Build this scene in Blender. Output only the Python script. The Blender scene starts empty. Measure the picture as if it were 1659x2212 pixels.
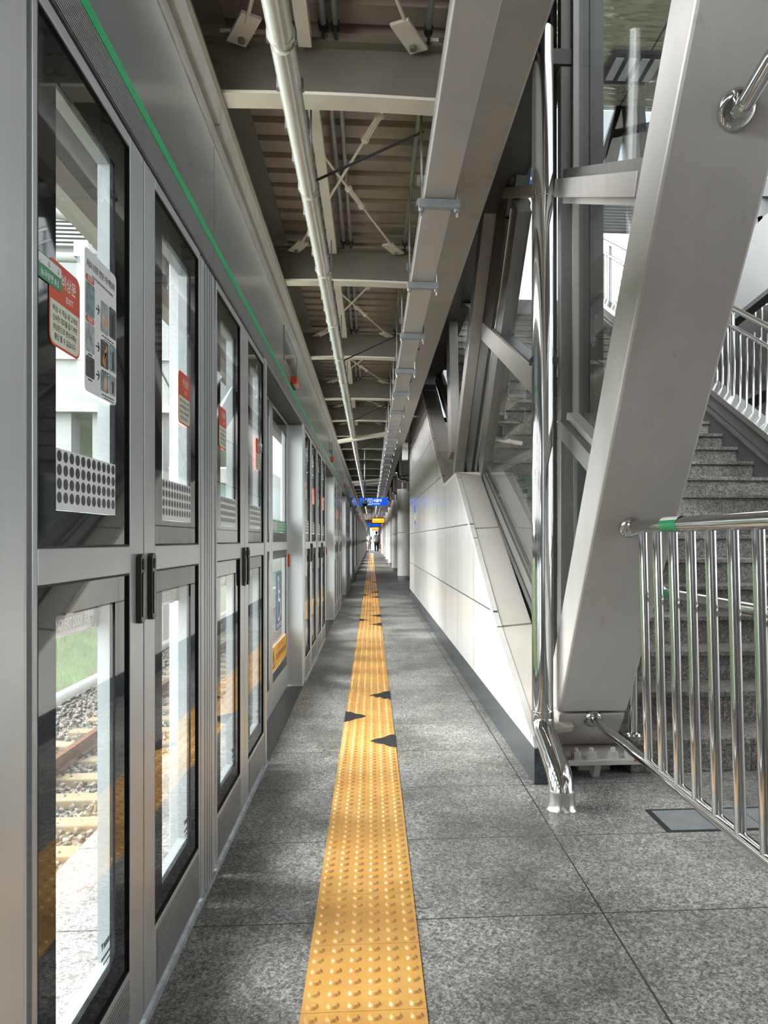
import bpy, math, random
from mathutils import Vector, Matrix
random.seed(7)
PI = math.pi
C = bpy.context.scene.collection
scene = bpy.context.scene
# ---------------------------------------------------------------- camera model (used to turn photo pixels into world points)
FP, CX, HY, EYE = 1620., 913., 1166., 1.14
TH = math.atan(110 / FP); ct, st = math.cos(TH), math.sin(TH)
def onx(px, py, X):
    t = (px - CX) / FP; Y = X * (ct - t * st) / (t * ct + st); d = Y * ct + X * st
    return Vector((X, Y, EYE - (py - HY) * d / FP))
def ony(px, py, Y):
    t = (px - CX) / FP; X = Y * (t * ct + st) / (ct - t * st); d = Y * ct + X * st
    return Vector((X, Y, EYE - (py - HY) * d / FP))
def onz(px, py, Z):
    d = FP * (Z - EYE) / (HY - py); u = (px - CX) * d / FP
    return Vector((u * ct + d * st, d * ct - u * st, Z))

# ---------------------------------------------------------------- mesh builder
class MB:
    def __init__(s): s.v = []; s.f = []
    def add(s, vs, fs):
        n = len(s.v); s.v += [tuple(p) for p in vs]; s.f += [tuple(i + n for i in f) for f in fs]; return s
    def box(s, x0, x1, y0, y1, z0, z1):
        vs = [(x, y, z) for x in (x0, x1) for y in (y0, y1) for z in (z0, z1)]
        return s.add(vs, [(0, 1, 3, 2), (4, 6, 7, 5), (0, 4, 5, 1), (2, 3, 7, 6), (0, 2, 6, 4), (1, 5, 7, 3)])
    def bar(s, p, q, w, t, side=(1, 0, 0)):
        """box from p to q, w wide along `side`, t thick across it"""
        p, q = Vector(p), Vector(q); d = (q - p).normalized(); a = Vector(side); a = (a - d * a.dot(d)).normalized(); b = d.cross(a)
        vs = [e + a * (i * w / 2) + b * (j * t / 2) for e in (p, q) for i, j in ((-1, -1), (1, -1), (1, 1), (-1, 1))]
        return s.add(vs, [(3, 2, 1, 0), (4, 5, 6, 7)] + [(i, (i + 1) % 4, 4 + (i + 1) % 4, 4 + i) for i in range(4)])
    def tube(s, pts, r, n=14, cap=True):
        pts = [Vector(p) for p in pts]; m = len(pts); rs = r if isinstance(r, (list, tuple)) else [r] * m
        tan = []
        for i in range(m):
            a = (pts[i] - pts[i - 1]).normalized() if i else (pts[1] - pts[0]).normalized()
            b = (pts[i + 1] - pts[i]).normalized() if i < m - 1 else a
            tan.append((a + b).normalized())
        ref = Vector((0, 0, 1)) if abs(tan[0].z) < .9 else Vector((1, 0, 0))
        u = tan[0].cross(ref).normalized(); vs = []
        for i in range(m):
            u = (u - tan[i] * u.dot(tan[i])).normalized(); w = tan[i].cross(u)
            vs += [pts[i] + (u * math.cos(2 * PI * k / n) + w * math.sin(2 * PI * k / n)) * rs[i] for k in range(n)]
        fs = [(i * n + k, i * n + (k + 1) % n, (i + 1) * n + (k + 1) % n, (i + 1) * n + k) for i in range(m - 1) for k in range(n)]
        if cap: fs += [tuple(range(n - 1, -1, -1)), tuple((m - 1) * n + k for k in range(n))]
        return s.add(vs, fs)
    def prism(s, poly, axis, a, b):
        """polygon of the two other coordinates pushed from a to b along axis 0/1/2"""
        n = len(poly)
        def P(uv, w):
            l = list(uv); l.insert(axis, w); return tuple(l)
        vs = [P(p, a) for p in poly] + [P(p, b) for p in poly]
        return s.add(vs, [tuple(range(n - 1, -1, -1)), tuple(range(n, 2 * n))] + [(i, (i + 1) % n, n + (i + 1) % n, n + i) for i in range(n)])
    def lathe(s, prof, c, n=20, ax=2):
        vs = []; m = len(prof)
        for r, z in prof:
            for k in range(n):
                l = [r * math.cos(2 * PI * k / n), r * math.sin(2 * PI * k / n)]; l.insert(ax, z)
                vs.append(tuple(c[i] + l[i] for i in range(3)))
        return s.add(vs, [(i * n + k, i * n + (k + 1) % n, (i + 1) * n + (k + 1) % n, (i + 1) * n + k) for i in range(m - 1) for k in range(n)]
                     + [tuple(range(n - 1, -1, -1)), tuple((m - 1) * n + k for k in range(n))])
    def ball(s, c, r, n=12, sz=1.):
        prof = [(max(.0005, r * math.sin(PI * k / 8)), -r * sz * math.cos(PI * k / 8)) for k in range(9)]
        return s.lathe(prof, c, n)
    def frame(s, x0, x1, y0, y1, z0, z1, hy0, hy1, hz0, hz1):
        """slab in the YZ plane with a rectangular hole"""
        if hz1 < z1: s.box(x0, x1, y0, y1, hz1, z1)
        if hz0 > z0: s.box(x0, x1, y0, y1, z0, hz0)
        if hy0 > y0: s.box(x0, x1, y0, hy0, hz0, hz1)
        if hy1 < y1: s.box(x0, x1, hy1, y1, hz0, hz1)
        return s
    def rrect(s, x, y0, y1, z0, z1, r, t=.001, n=5, corners=(1, 1, 1, 1)):
        """thin rounded plate in the YZ plane; corners: bottom-left, bottom-right, top-right, top-left"""
        poly = []
        for (cy, cz, a0, on) in ((y0 + r, z0 + r, PI, corners[0]), (y1 - r, z0 + r, 1.5 * PI, corners[1]), (y1 - r, z1 - r, 0, corners[2]), (y0 + r, z1 - r, .5 * PI, corners[3])):
            if on: poly += [(cy + r * math.cos(a0 + .5 * PI * k / n), cz + r * math.sin(a0 + .5 * PI * k / n)) for k in range(n + 1)]
            else: poly.append((cy + (r if math.cos(a0 + PI / 4) > 0 else -r), cz + (r if math.sin(a0 + PI / 4) > 0 else -r)))
        return s.prism(poly, 0, x, x + t)
    def text(s, body, o, right, up, size, width=None, align='CENTER'):
        vs, fs = text_mesh(body); right, up, o = Vector(right), Vector(up), Vector(o)
        x0 = min(v[0] for v in vs); x1 = max(v[0] for v in vs); k = size; kx = width / (x1 - x0) if width else size
        ox = (x0 + x1) / 2 if align == 'CENTER' else x0 if align == 'LEFT' else x1
        return s.add([o + right * ((v[0] - ox) * kx) + up * ((v[1] - .36) * k) for v in vs], fs)
    def build(s, name, m, parent=None, smooth=None, bevel=0, loc=None):
        me = bpy.data.meshes.new(name); me.from_pydata(s.v, [], s.f); me.validate(); me.update()
        ob = bpy.data.objects.new(name, me); C.objects.link(ob)
        if m: me.materials.append(m)
        if smooth is not None:
            me.polygons.foreach_set('use_smooth', [True] * len(me.polygons)); me.set_sharp_from_angle(angle=math.radians(smooth))
        if bevel:
            b = ob.modifiers.new('bevel', 'BEVEL'); b.width = bevel; b.segments = 2; b.limit_method = 'ANGLE'; b.angle_limit = math.radians(40)
        if parent: ob.parent = parent
        if loc: ob.location = loc
        return ob
_tc = {}
def text_mesh(body):
    if body not in _tc:
        cu = bpy.data.curves.new('txt', 'FONT'); cu.body = body; cu.size = 1; cu.resolution_u = 3; cu.offset = .014
        ob = bpy.data.objects.new('txt', cu); C.objects.link(ob)
        dg = bpy.context.evaluated_depsgraph_get(); me = bpy.data.meshes.new_from_object(ob.evaluated_get(dg))
        _tc[body] = ([v.co.copy() for v in me.vertices], [tuple(p.vertices) for p in me.polygons])
        bpy.data.objects.remove(ob); bpy.data.curves.remove(cu); bpy.data.meshes.remove(me)
    return _tc[body]
def tag(o, label=None, cat=None, group=None, kind=None):
    if label: o['label'] = label
    if cat: o['category'] = cat
    if group: o['group'] = group
    if kind or label: o['kind'] = kind or 'thing'
    return o
def thing(name, label, cat, loc=(0, 0, 0), group=None):
    o = bpy.data.objects.new(name, None); C.objects.link(o); o.location = loc; o.empty_display_size = .05
    return tag(o, label, cat, group)
def struct(name, mb, m, label, cat, **k):
    return tag(mb.build(name, m, **k), label, cat, kind='structure')
def dup(root, loc, label, group=None, only=None):
    r = root.copy(); C.objects.link(r); r.location = loc; r['label'] = label
    if group: r['group'] = group
    for ch in list(root.children):
        nm = ch.name.split('.')[0]
        if nm in ('stop_sticker', 'instruction_poster') or (only and nm not in only): continue
        c = ch.copy(); C.objects.link(c); c.parent = r
        if not only or 'dotted_film' in only:
            for g in list(ch.children):
                d = g.copy(); C.objects.link(d); d.parent = c
    return r
def ordinal(n): return ['first', 'second', 'third', 'fourth', 'fifth', 'sixth', 'seventh', 'eighth', 'ninth', 'tenth', 'eleventh', 'twelfth', 'thirteenth', 'fourteenth', 'fifteenth', 'sixteenth', 'seventeenth', 'eighteenth', 'nineteenth', 'twentieth'][n] if n < 20 else 'number %d' % (n + 1)

# ---------------------------------------------------------------- materials
def nodes(m): return m.node_tree.nodes, m.node_tree.links
def N(nt, t, **k):
    n = nt.nodes.new(t)
    for a, v in k.items(): setattr(n, a, v)
    return n
def math_n(nt, op, a, b=None, c=None):
    n = N(nt, 'ShaderNodeMath', operation=op)
    for i, v in enumerate((a, b, c)):
        if v is None: continue
        if isinstance(v, (int, float)): n.inputs[i].default_value = v
        else: nt.links.new(v, n.inputs[i])
    return n.outputs[0]
def line_mask(nt, co, off, period, hw):
    a = math_n(nt, 'SUBTRACT', co, off); a = math_n(nt, 'DIVIDE', a, period); a = math_n(nt, 'ADD', a, .5)
    a = math_n(nt, 'FRACT', a); a = math_n(nt, 'SUBTRACT', a, .5); a = math_n(nt, 'ABSOLUTE', a)
    return math_n(nt, 'LESS_THAN', a, hw / period)
def mixc(nt, fac, a, b):
    n = N(nt, 'ShaderNodeMix', data_type='RGBA')
    for i, v in ((0, fac), (6, a), (7, b)):
        if isinstance(v, (int, float)): n.inputs[i].default_value = v
        elif isinstance(v, tuple): n.inputs[i].default_value = (*v, 1) if len(v) == 3 else v
        else: nt.links.new(v, n.inputs[i])
    return n.outputs[2]
def noise(nt, co, scale, detail=3, rough=.6, dist=0.):
    n = N(nt, 'ShaderNodeTexNoise'); n.inputs['Scale'].default_value = scale; n.inputs['Detail'].default_value = detail
    n.inputs['Roughness'].default_value = rough; n.inputs['Distortion'].default_value = dist; nt.links.new(co, n.inputs['Vector']); return n.outputs[0]
def ramp(nt, fac, stops):
    n = N(nt, 'ShaderNodeValToRGB'); e = n.color_ramp.elements
    while len(e) < len(stops): e.new(.5)
    for i, (p, c) in enumerate(stops): e[i].position = p; e[i].color = (*c, 1) if len(c) == 3 else c
    nt.links.new(fac, n.inputs[0]); return n.outputs[0]
def base(name):
    m = bpy.data.materials.new(name); m.use_nodes = True; nt = m.node_tree; b = nt.nodes['Principled BSDF']
    co = N(nt, 'ShaderNodeTexCoord').outputs['Object']; return m, nt, b, co
def pmat(name, col, rough=.5, metal=0., var=.08, scale=6., bump=0., bscale=60., coat=0., stretch=None, dirt=0., dirtcol=(.08, .06, .05), spec=.5, rvar=.0):
    m, nt, b, co = base(name)
    v = co
    if stretch:
        mp = N(nt, 'ShaderNodeMapping'); mp.inputs['Scale'].default_value = stretch; nt.links.new(co, mp.inputs[0]); v = mp.outputs[0]
    f = noise(nt, v, scale)
    lo = tuple(c * (1 - var) for c in col); hi = tuple(min(1, c * (1 + var)) for c in col)
    colr = ramp(nt, f, [(.3, lo), (.7, hi)])
    if dirt:
        d = ramp(nt, noise(nt, v, scale * 2.3, 6, .7), [(.62, (0, 0, 0)), (.78, (dirt,) * 3)])
        colr = mixc(nt, d, colr, dirtcol)
    nt.links.new(colr, b.inputs['Base Color'])
    b.inputs['Roughness'].default_value = rough; b.inputs['Metallic'].default_value = metal; b.inputs['Coat Weight'].default_value = coat
    b.inputs['Coat Roughness'].default_value = .04; b.inputs['Specular IOR Level'].default_value = spec
    if rvar: nt.links.new(ramp(nt, f, [(.3, (max(.02, rough - rvar),) * 3), (.7, (rough + rvar,) * 3)]), b.inputs['Roughness'])
    if bump:
        bn = N(nt, 'ShaderNodeBump'); bn.inputs['Strength'].default_value = bump; bn.inputs['Distance'].default_value = .004
        nt.links.new(noise(nt, v, bscale), bn.inputs['Height']); nt.links.new(bn.outputs[0], b.inputs['Normal'])
    return m
def glow(name, col, strength):
    m, nt, b, co = base(name); b.inputs['Base Color'].default_value = (*[c * .3 for c in col], 1)
    c = ramp(nt, noise(nt, co, 14, 2), [(.35, tuple(x * .75 for x in col)), (.65, col)]); nt.links.new(c, b.inputs['Emission Color']); b.inputs['Emission Strength'].default_value = strength
    return m
def glassmat(name, tint=(.97, .99, .98), haze=0., rough=.0, streak=0.):
    m = bpy.data.materials.new(name); m.use_nodes = True; nt = m.node_tree; nt.nodes.remove(nt.nodes['Principled BSDF'])
    out = nt.nodes['Material Output']; tr = N(nt, 'ShaderNodeBsdfTransparent'); tr.inputs[0].default_value = (*tint, 1)
    gl = N(nt, 'ShaderNodeBsdfGlossy'); gl.inputs['Roughness'].default_value = rough; fr = N(nt, 'ShaderNodeFresnel'); bf = N(nt, 'ShaderNodeNewGeometry').outputs['Backfacing']
    nt.links.new(math_n(nt, 'MULTIPLY_ADD', bf, 1 / 1.5 - 1.5, 1.5), fr.inputs[0])
    mx = N(nt, 'ShaderNodeMixShader'); nt.links.new(fr.outputs[0], mx.inputs[0]); nt.links.new(tr.outputs[0], mx.inputs[1]); nt.links.new(gl.outputs[0], mx.inputs[2])
    o = mx.outputs[0]
    if haze:
        co = N(nt, 'ShaderNodeTexCoord').outputs['Object']; df = N(nt, 'ShaderNodeBsdfDiffuse'); df.inputs[0].default_value = (.8, .84, .84, 1)
        h = ramp(nt, noise(nt, co, 9, 5, .7), [(.4, (haze * .4,) * 3), (.75, (haze,) * 3)])
        m2 = N(nt, 'ShaderNodeMixShader'); nt.links.new(h, m2.inputs[0]); nt.links.new(o, m2.inputs[1]); nt.links.new(df.outputs[0], m2.inputs[2]); o = m2.outputs[0]
    nt.links.new(o, out.inputs[0]); return m

ALU = pmat('brushed_aluminium', (.49, .50, .505), .36, .55, .05, 5, stretch=(1, 1, 12), rvar=.05)
ALU_P = pmat('aluminium_post', (.47, .48, .485), .4, .5, .05, 5, stretch=(30, 30, 1), rvar=.05)
PILLAR = pmat('satin_steel_pillar', (.60, .62, .62), .3, .3, .05, 3, stretch=(2, 2, .5))
ALU_D = pmat('dark_bronze_handle', (.075, .07, .06), .38, .6, .1, 20)
HEAD = pmat('header_panel_grey', (.25, .272, .277), .2, .3, .05, 1.2, coat=.1)
RIB = pmat('ribbed_aluminium', (.36, .375, .38), .4, .5, .06, 4)
GREEN = pmat('green_line_film', (.0, .44, .13), .4, 0, .06, 4)
BLACK = pmat('black_glazing_border', (.009, .010, .012), .03, 0, .2, 3, spec=.38)
GASKET = pmat('black_gasket', (.008, .008, .009), .6, 0, .2, 8)
GLASS = glassmat('door_glass', haze=.02)
GLASS_T = glassmat('sky_dimming_glass', tint=(.60, .645, .655))  # tint added to dim the bright sky through the hall glazing
GLASS_W = glassmat('window_glass', tint=(.97, .99, .985), haze=.008)
LINING = pmat('white_window_lining', (.34, .375, .385), .35, 0, .04, 5)
WHITE = pmat('white_film', (.78, .79, .78), .4, 0, .03, 30)
CREAMF = pmat('cream_film', (.72, .74, .58), .4, 0, .04, 20)
REDF = pmat('red_film', (.62, .075, .02), .4, 0, .06, 20)
MAROON = pmat('maroon_bar', (.13, .012, .028), .3, 0, .12, 12)
INK = pmat('black_ink', (.012, .012, .014), .5, 0, .1, 40)
DOTG = pmat('dark_grey_dot', (.035, .04, .042), .3, 0, .1, 40)
BLUEF = pmat('blue_film', (.02, .075, .17), .4, 0, .06, 20)
YELF = pmat('yellow_film', (.85, .42, .02), .4, 0, .05, 20)
GREENF = pmat('green_film', (.02, .26, .1), .35, 0, .06, 20)
SKIN = pmat('skin', (.55, .33, .23), .5, 0, .06, 12)
CREAM = pmat('cream_steel', (.74, .68, .58), .45, 0, .08, 3, dirt=.35, bump=.1)
TRIM = pmat('weathered_trim', (.52, .50, .45), .4, .2, .1, 3, stretch=(1, 4, 1), dirt=.25)
BEAM = pmat('beam_paint', (.185, .165, .13), .5, 0, .12, 4, dirt=.5, bump=.15)
DECK = pmat('roof_deck', (.33, .27, .225), .55, 0, .15, 2.5, dirt=.4, dirtcol=(.05, .04, .035))
RACE = pmat('raceway_enamel', (.66, .64, .57), .22, .25, .06, 4, stretch=(8, .6, 8), dirt=.3, coat=.3)
GALV = pmat('galvanised_steel', (.33, .35, .355), .45, .6, .12, 14)
TRAY = pmat('cable_duct_enamel', (.52, .49, .47), .38, .1, .05, 3)
GIRD = pmat('girder_paint', (.40, .375, .34), .45, 0, .08, 3, dirt=.4)
STEEL = pmat('polished_stainless', (.63, .63, .62), .09, 1., .03, 6)
STEEL_S = pmat('satin_stainless', (.62, .62, .60), .25, 1., .05, 6)
STRUT = pmat('white_strut_paint', (.60, .57, .545), .36, 0, .05, 2.2, dirt=.55, dirtcol=(.28, .24, .2), stretch=(3, 3, .8), bump=.06)
FRAME = pmat('grey_window_frame', (.21, .20, .19), .42, .25, .1, 4, stretch=(6, 6, 1), dirt=.2)
FRAME_L = pmat('pale_window_frame', (.45, .425, .395), .4, .15, .07, 4, dirt=.3, stretch=(4, 4, 1))
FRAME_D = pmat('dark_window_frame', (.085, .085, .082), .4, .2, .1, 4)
COPING = pmat('coping_panel', (.90, .83, .76), .25, 0, .04, 2)
PLINTH = pmat('black_granite_plinth', (.06, .065, .075), .25, 0, .5, 90)
PLAST = pmat('white_plaster', (.80, .80, .78), .6, 0, .05, 2)
HALLW = pmat('hall_white_steel', (.36, .36, .355), .5, 0, .05, 2)
STATW = pmat('station_concrete', (.33, .335, .33), .6, 0, .08, 1.5)
COLM = pmat('beige_column_panel', (.82, .75, .72), .3, 0, .07, 2, stretch=(3, 3, .4))
COLB = pmat('grey_column_base', (.2, .2, .21), .5, 0, .2, 60)
RAIL = pmat('rusty_rail', (.17, .07, .03), .5, .4, .25, 9)
SLEEP = pmat('concrete_sleeper', (.27, .205, .13), .85, 0, .12, 9, bump=.3)
BLUES = None
RUBBER = pmat('dark_cable', (.02, .02, .02), .6, 0, .2, 20)
# granite floor with joints
def granite(name, dark, light, joints, sc=210., rough=.5):
    m, nt, b, co = base(name); sx = N(nt, 'ShaderNodeSeparateXYZ'); nt.links.new(co, sx.inputs[0])
    vo = N(nt, 'ShaderNodeTexVoronoi'); vo.inputs['Scale'].default_value = sc; nt.links.new(co, vo.inputs['Vector'])
    s1 = N(nt, 'ShaderNodeSeparateXYZ'); nt.links.new(vo.outputs['Color'], s1.inputs[0])
    v2 = N(nt, 'ShaderNodeTexVoronoi'); v2.inputs['Scale'].default_value = sc * .45; nt.links.new(co, v2.inputs['Vector'])
    s2 = N(nt, 'ShaderNodeSeparateXYZ'); nt.links.new(v2.outputs['Color'], s2.inputs[0])
    g = math_n(nt, 'ADD', math_n(nt, 'MULTIPLY', s1.outputs[0], .62), math_n(nt, 'MULTIPLY', s2.outputs[1], .38))
    big = noise(nt, co, 1.3, 5, .65)
    fine = noise(nt, co, sc * .32, 3, .7)
    mid = tuple((a + b_) / 2 for a, b_ in zip(dark, light))
    c = ramp(nt, g, [(.18, dark), (.42, tuple(x * .62 for x in mid)), (.62, mid), (.85, light)])
    c2 = ramp(nt, fine, [(.35, tuple(x * .55 for x in mid)), (.7, tuple(x * 1.35 for x in mid))])
    c = mixc(nt, .3, c, c2)
    stain = ramp(nt, big, [(.38, (.42, .41, .40)), (.60, (1.0, 1.0, 1.0))])
    mm = N(nt, 'ShaderNodeMix', data_type='RGBA', blend_type='MULTIPLY'); mm.inputs[0].default_value = 1
    nt.links.new(c, mm.inputs[6]); nt.links.new(stain, mm.inputs[7]); c = mm.outputs[2]
    for ax, off, per, hw in joints:
        c = mixc(nt, line_mask(nt, sx.outputs[ax], off, per, hw), c, (.035, .033, .032))
    nt.links.new(c, b.inputs['Base Color']); nt.links.new(ramp(nt, big, [(.3, (rough - .1,) * 3), (.7, (rough + .12,) * 3)]), b.inputs['Roughness'])
    bn = N(nt, 'ShaderNodeBump'); bn.inputs['Strength'].default_value = .12; bn.inputs['Distance'].default_value = .003
    nt.links.new(g, bn.inputs['Height']); nt.links.new(bn.outputs[0], b.inputs['Normal'])
    return m
FLOOR = granite('granite_floor', (.035, .035, .036), (.74, .72, .69), [(1, 2.248, .6, .0028), (0, .705, 40., .0028)])
STEP = granite('granite_step', (.06, .054, .05), (.56, .53, .49), [(0, 1.85, 1.0, .002)], 150., .55)
# white glossy wall cladding with joints (world Y/Z)
def cladding():
    m, nt, b, co = base('white_wall_panels'); sx = N(nt, 'ShaderNodeSeparateXYZ'); nt.links.new(co, sx.inputs[0])
    mp = N(nt, 'ShaderNodeMapping'); mp.inputs['Scale'].default_value = (1, 2.5, .5); nt.links.new(co, mp.inputs[0])
    f = noise(nt, mp.outputs[0], 2.2, 4)
    c = ramp(nt, f, [(.3, (.78, .745, .71)), (.7, (.87, .84, .81))])
    for ax, off, per, hw in ((1, 4.51, 1.06, .005), (2, .69, .572, .005)):
        c = mixc(nt, line_mask(nt, sx.outputs[ax], off, per, hw), c, (.12, .115, .11))
    nt.links.new(c, b.inputs['Base Color']); b.inputs['Roughness'].default_value = .16; b.inputs['Specular IOR Level'].default_value = .3
    bn = N(nt, 'ShaderNodeBump'); bn.inputs['Strength'].default_value = .12; bn.inputs['Distance'].default_value = .02
    nt.links.new(noise(nt, mp.outputs[0], 1.6, 2), bn.inputs['Height']); nt.links.new(bn.outputs[0], b.inputs['Normal'])
    return m
CLAD = cladding()
def tactile_m():
    m, nt, b, co = base('yellow_tactile'); sx = N(nt, 'ShaderNodeSeparateXYZ'); nt.links.new(co, sx.inputs[0])
    c = ramp(nt, noise(nt, co, 5, 5, .65), [(.3, (.62, .31, .075)), (.7, (.77, .44, .13))])
    d = ramp(nt, noise(nt, co, 60, 4, .7), [(.66, (0, 0, 0)), (.8, (.35, .35, .35))]); c = mixc(nt, d, c, (.2, .12, .05))
    c = mixc(nt, line_mask(nt, sx.outputs[1], 1.815, .3, .0009), c, (.22, .13, .04))
    nt.links.new(c, b.inputs['Base Color']); b.inputs['Roughness'].default_value = .33; b.inputs['Coat Weight'].default_value = .15
    return m
TACT = tactile_m()
PATCH = pmat('black_rubber_patch', (.022, .023, .026), .5, 0, .3, 60)
def gold():
    m, nt, b, co = base('polished_ceiling'); mp = N(nt, 'ShaderNodeMapping'); mp.inputs['Scale'].default_value = (.6, 2., 1); nt.links.new(co, mp.inputs[0])
    sx = N(nt, 'ShaderNodeSeparateXYZ'); nt.links.new(co, sx.inputs[0])
    c = ramp(nt, noise(nt, mp.outputs[0], .8, 2), [(.3, (.66, .60, .42)), (.7, (.85, .79, .60))])
    c = mixc(nt, line_mask(nt, sx.outputs[0], 2., 1.1, .012), c, (.1, .1, .09))
    nt.links.new(c, b.inputs['Base Color']); b.inputs['Metallic'].default_value = .45; b.inputs['Roughness'].default_value = .1
    bn = N(nt, 'ShaderNodeBump'); bn.inputs['Strength'].default_value = .8; bn.inputs['Distance'].default_value = .12
    nt.links.new(noise(nt, mp.outputs[0], 2.2, 2), bn.inputs['Height']); nt.links.new(bn.outputs[0], b.inputs['Normal'])
    return m
GOLD = gold()
STONE = pmat('ballast_stone', (.21, .19, .165), .85, 0, .65, 16, bump=.4)
SOIL = pmat('ballast_bed', (.25, .22, .19), .95, 0, .4, 25, bump=.6)
GRASSM = pmat('grass_blade', (.075, .19, .008), .6, 0, .45, 1.5)
BANK = pmat('grass_bank', (.06, .12, .012), .9, 0, .4, 6, bump=.6)

X0 = -.53                       # face of the screen-door wall
YEND = 92.
# ---------------------------------------------------------------- setting
struct('floor', MB().box(-1.08, 9., -14., YEND, -1.05, 0), FLOOR, 'grey speckled granite platform floor with thin tile joints', 'floor')
# corrugated roof deck (ribs run across the platform)
mb = MB(); prof = []; y = -14.
while y < YEND:
    prof += [(y, 3.56), (y + .13, 3.56), (y + .142, 3.61), (y + .188, 3.61)]; y += .2
poly = prof + [(y, 3.7), (-14., 3.7)]
for (xa, xb) in ((-1.9, .7),):
    n = len(prof); vs = [(xa, a, b) for a, b in prof] + [(xb, a, b) for a, b in prof] + [(xa, -14, 3.7), (xb, -14, 3.7), (xa, y, 3.7), (xb, y, 3.7)]
    mb.add(vs, [(i, i + 1, n + i + 1, n + i) for i in range(n - 1)] + [(2 * n, 2 * n + 1, 2 * n + 3, 2 * n + 2)])
struct('ceiling', mb, DECK, 'dark brownish corrugated metal roof deck over the platform', 'ceiling')
struct('trim_1', MB().box(-2.0, -1.86, -4, YEND, 3.25, 3.62), FRAME_L, 'pale gutter fascia along the roof edge over the tracks', 'gutter')
# tactile strip
wedges = [((-.008, 4.246), (.135, 4.388), (.135, 4.10)), ((-.020, 5.478), (.135, 5.652), (.135, 5.33)), ((-.035, 4.849), (-.172, 4.998), (-.172, 4.70)),
          ((-.02, 10.08), (.135, 10.3), (.135, 9.9)), ((-.06, 10.65), (-.172, 10.85), (-.172, 10.5)), ((-.02, 11.25), (.135, 11.45), (.135, 11.05)),
          ((-.02, 14.9), (.135, 15.2), (.135, 14.6)), ((-.07, 15.5), (-.172, 15.8), (-.172, 15.2)), ((-.02, 16.3), (.135, 16.6), (.135, 16.0)), ((-.02, 20.1), (.135, 20.5), (.135, 19.8))]
def in_tri(p, t):
    def sg(a, b): return (p[0] - b[0]) * (a[1] - b[1]) - (a[0] - b[0]) * (p[1] - b[1])
    d = [sg(t[0], t[1]), sg(t[1], t[2]), sg(t[2], t[0])]; return all(x <= 0 for x in d) or all(x >= 0 for x in d)
mb = MB().box(-.17, .133, .6, 64, -.01, .003)
y = 1.815 - .9 + .025; k = 0
while y < 60:
    n = 14 if y < 6 else 8 if y < 14 else 6
    step = .05
    for i in range(6):
        x = -.17 + .025 + i * .0506
        if any(in_tri((x, y), w) for w in wedges): continue
        r0, r1 = .0165, .0105
        vs = [(x + r * math.cos(2 * PI * j / n), y + r * math.sin(2 * PI * j / n), z) for r, z in ((r0, .003), (r1, .0085)) for j in range(n)]
        mb.add(vs, [(j, (j + 1) % n, n + (j + 1) % n, n + j) for j in range(n)] + [tuple(range(n, 2 * n))])
    y += step
mb.box(.05, .62, 31.4, 31.7, -.01, .003)
for i in range(11):
    for j in range(6):
        x = .08 + i * .0506; yy = 31.425 + j * .05
        mb.add([(x + r * math.cos(PI * q / 3), yy + r * math.sin(PI * q / 3), z) for r, z in ((.0165, .003), (.0105, .0085)) for q in range(6)], [(q, (q + 1) % 6, 6 + (q + 1) % 6, 6 + q) for q in range(6)] + [tuple(range(6, 12))])
tp = tag(mb.build('tactile_paving', TACT), 'long yellow strip of bumped tactile paving running down the platform', 'tactile paving')
for a, b, c_ in wedges:
    # ragged cut-out: dark rubber shows where the yellow surface is torn away
    pts = [a]
    for k in range(1, 5): pts.append((a[0] + (b[0] - a[0]) * k / 4, a[1] + (b[1] - a[1]) * k / 4 + (.012 if k % 2 else -.006) * (1 if b[1] > a[1] else -1)))
    for k in range(4, 0, -1): pts.append((a[0] + (c_[0] - a[0]) * k / 4, a[1] + (c_[1] - a[1]) * k / 4 - (.012 if k % 2 else -.004)))
    MB().prism(pts, 2, .0025, .0045).build('torn_patch', PATCH, tp)['label'] = 'black torn triangle in the yellow surface'

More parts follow.
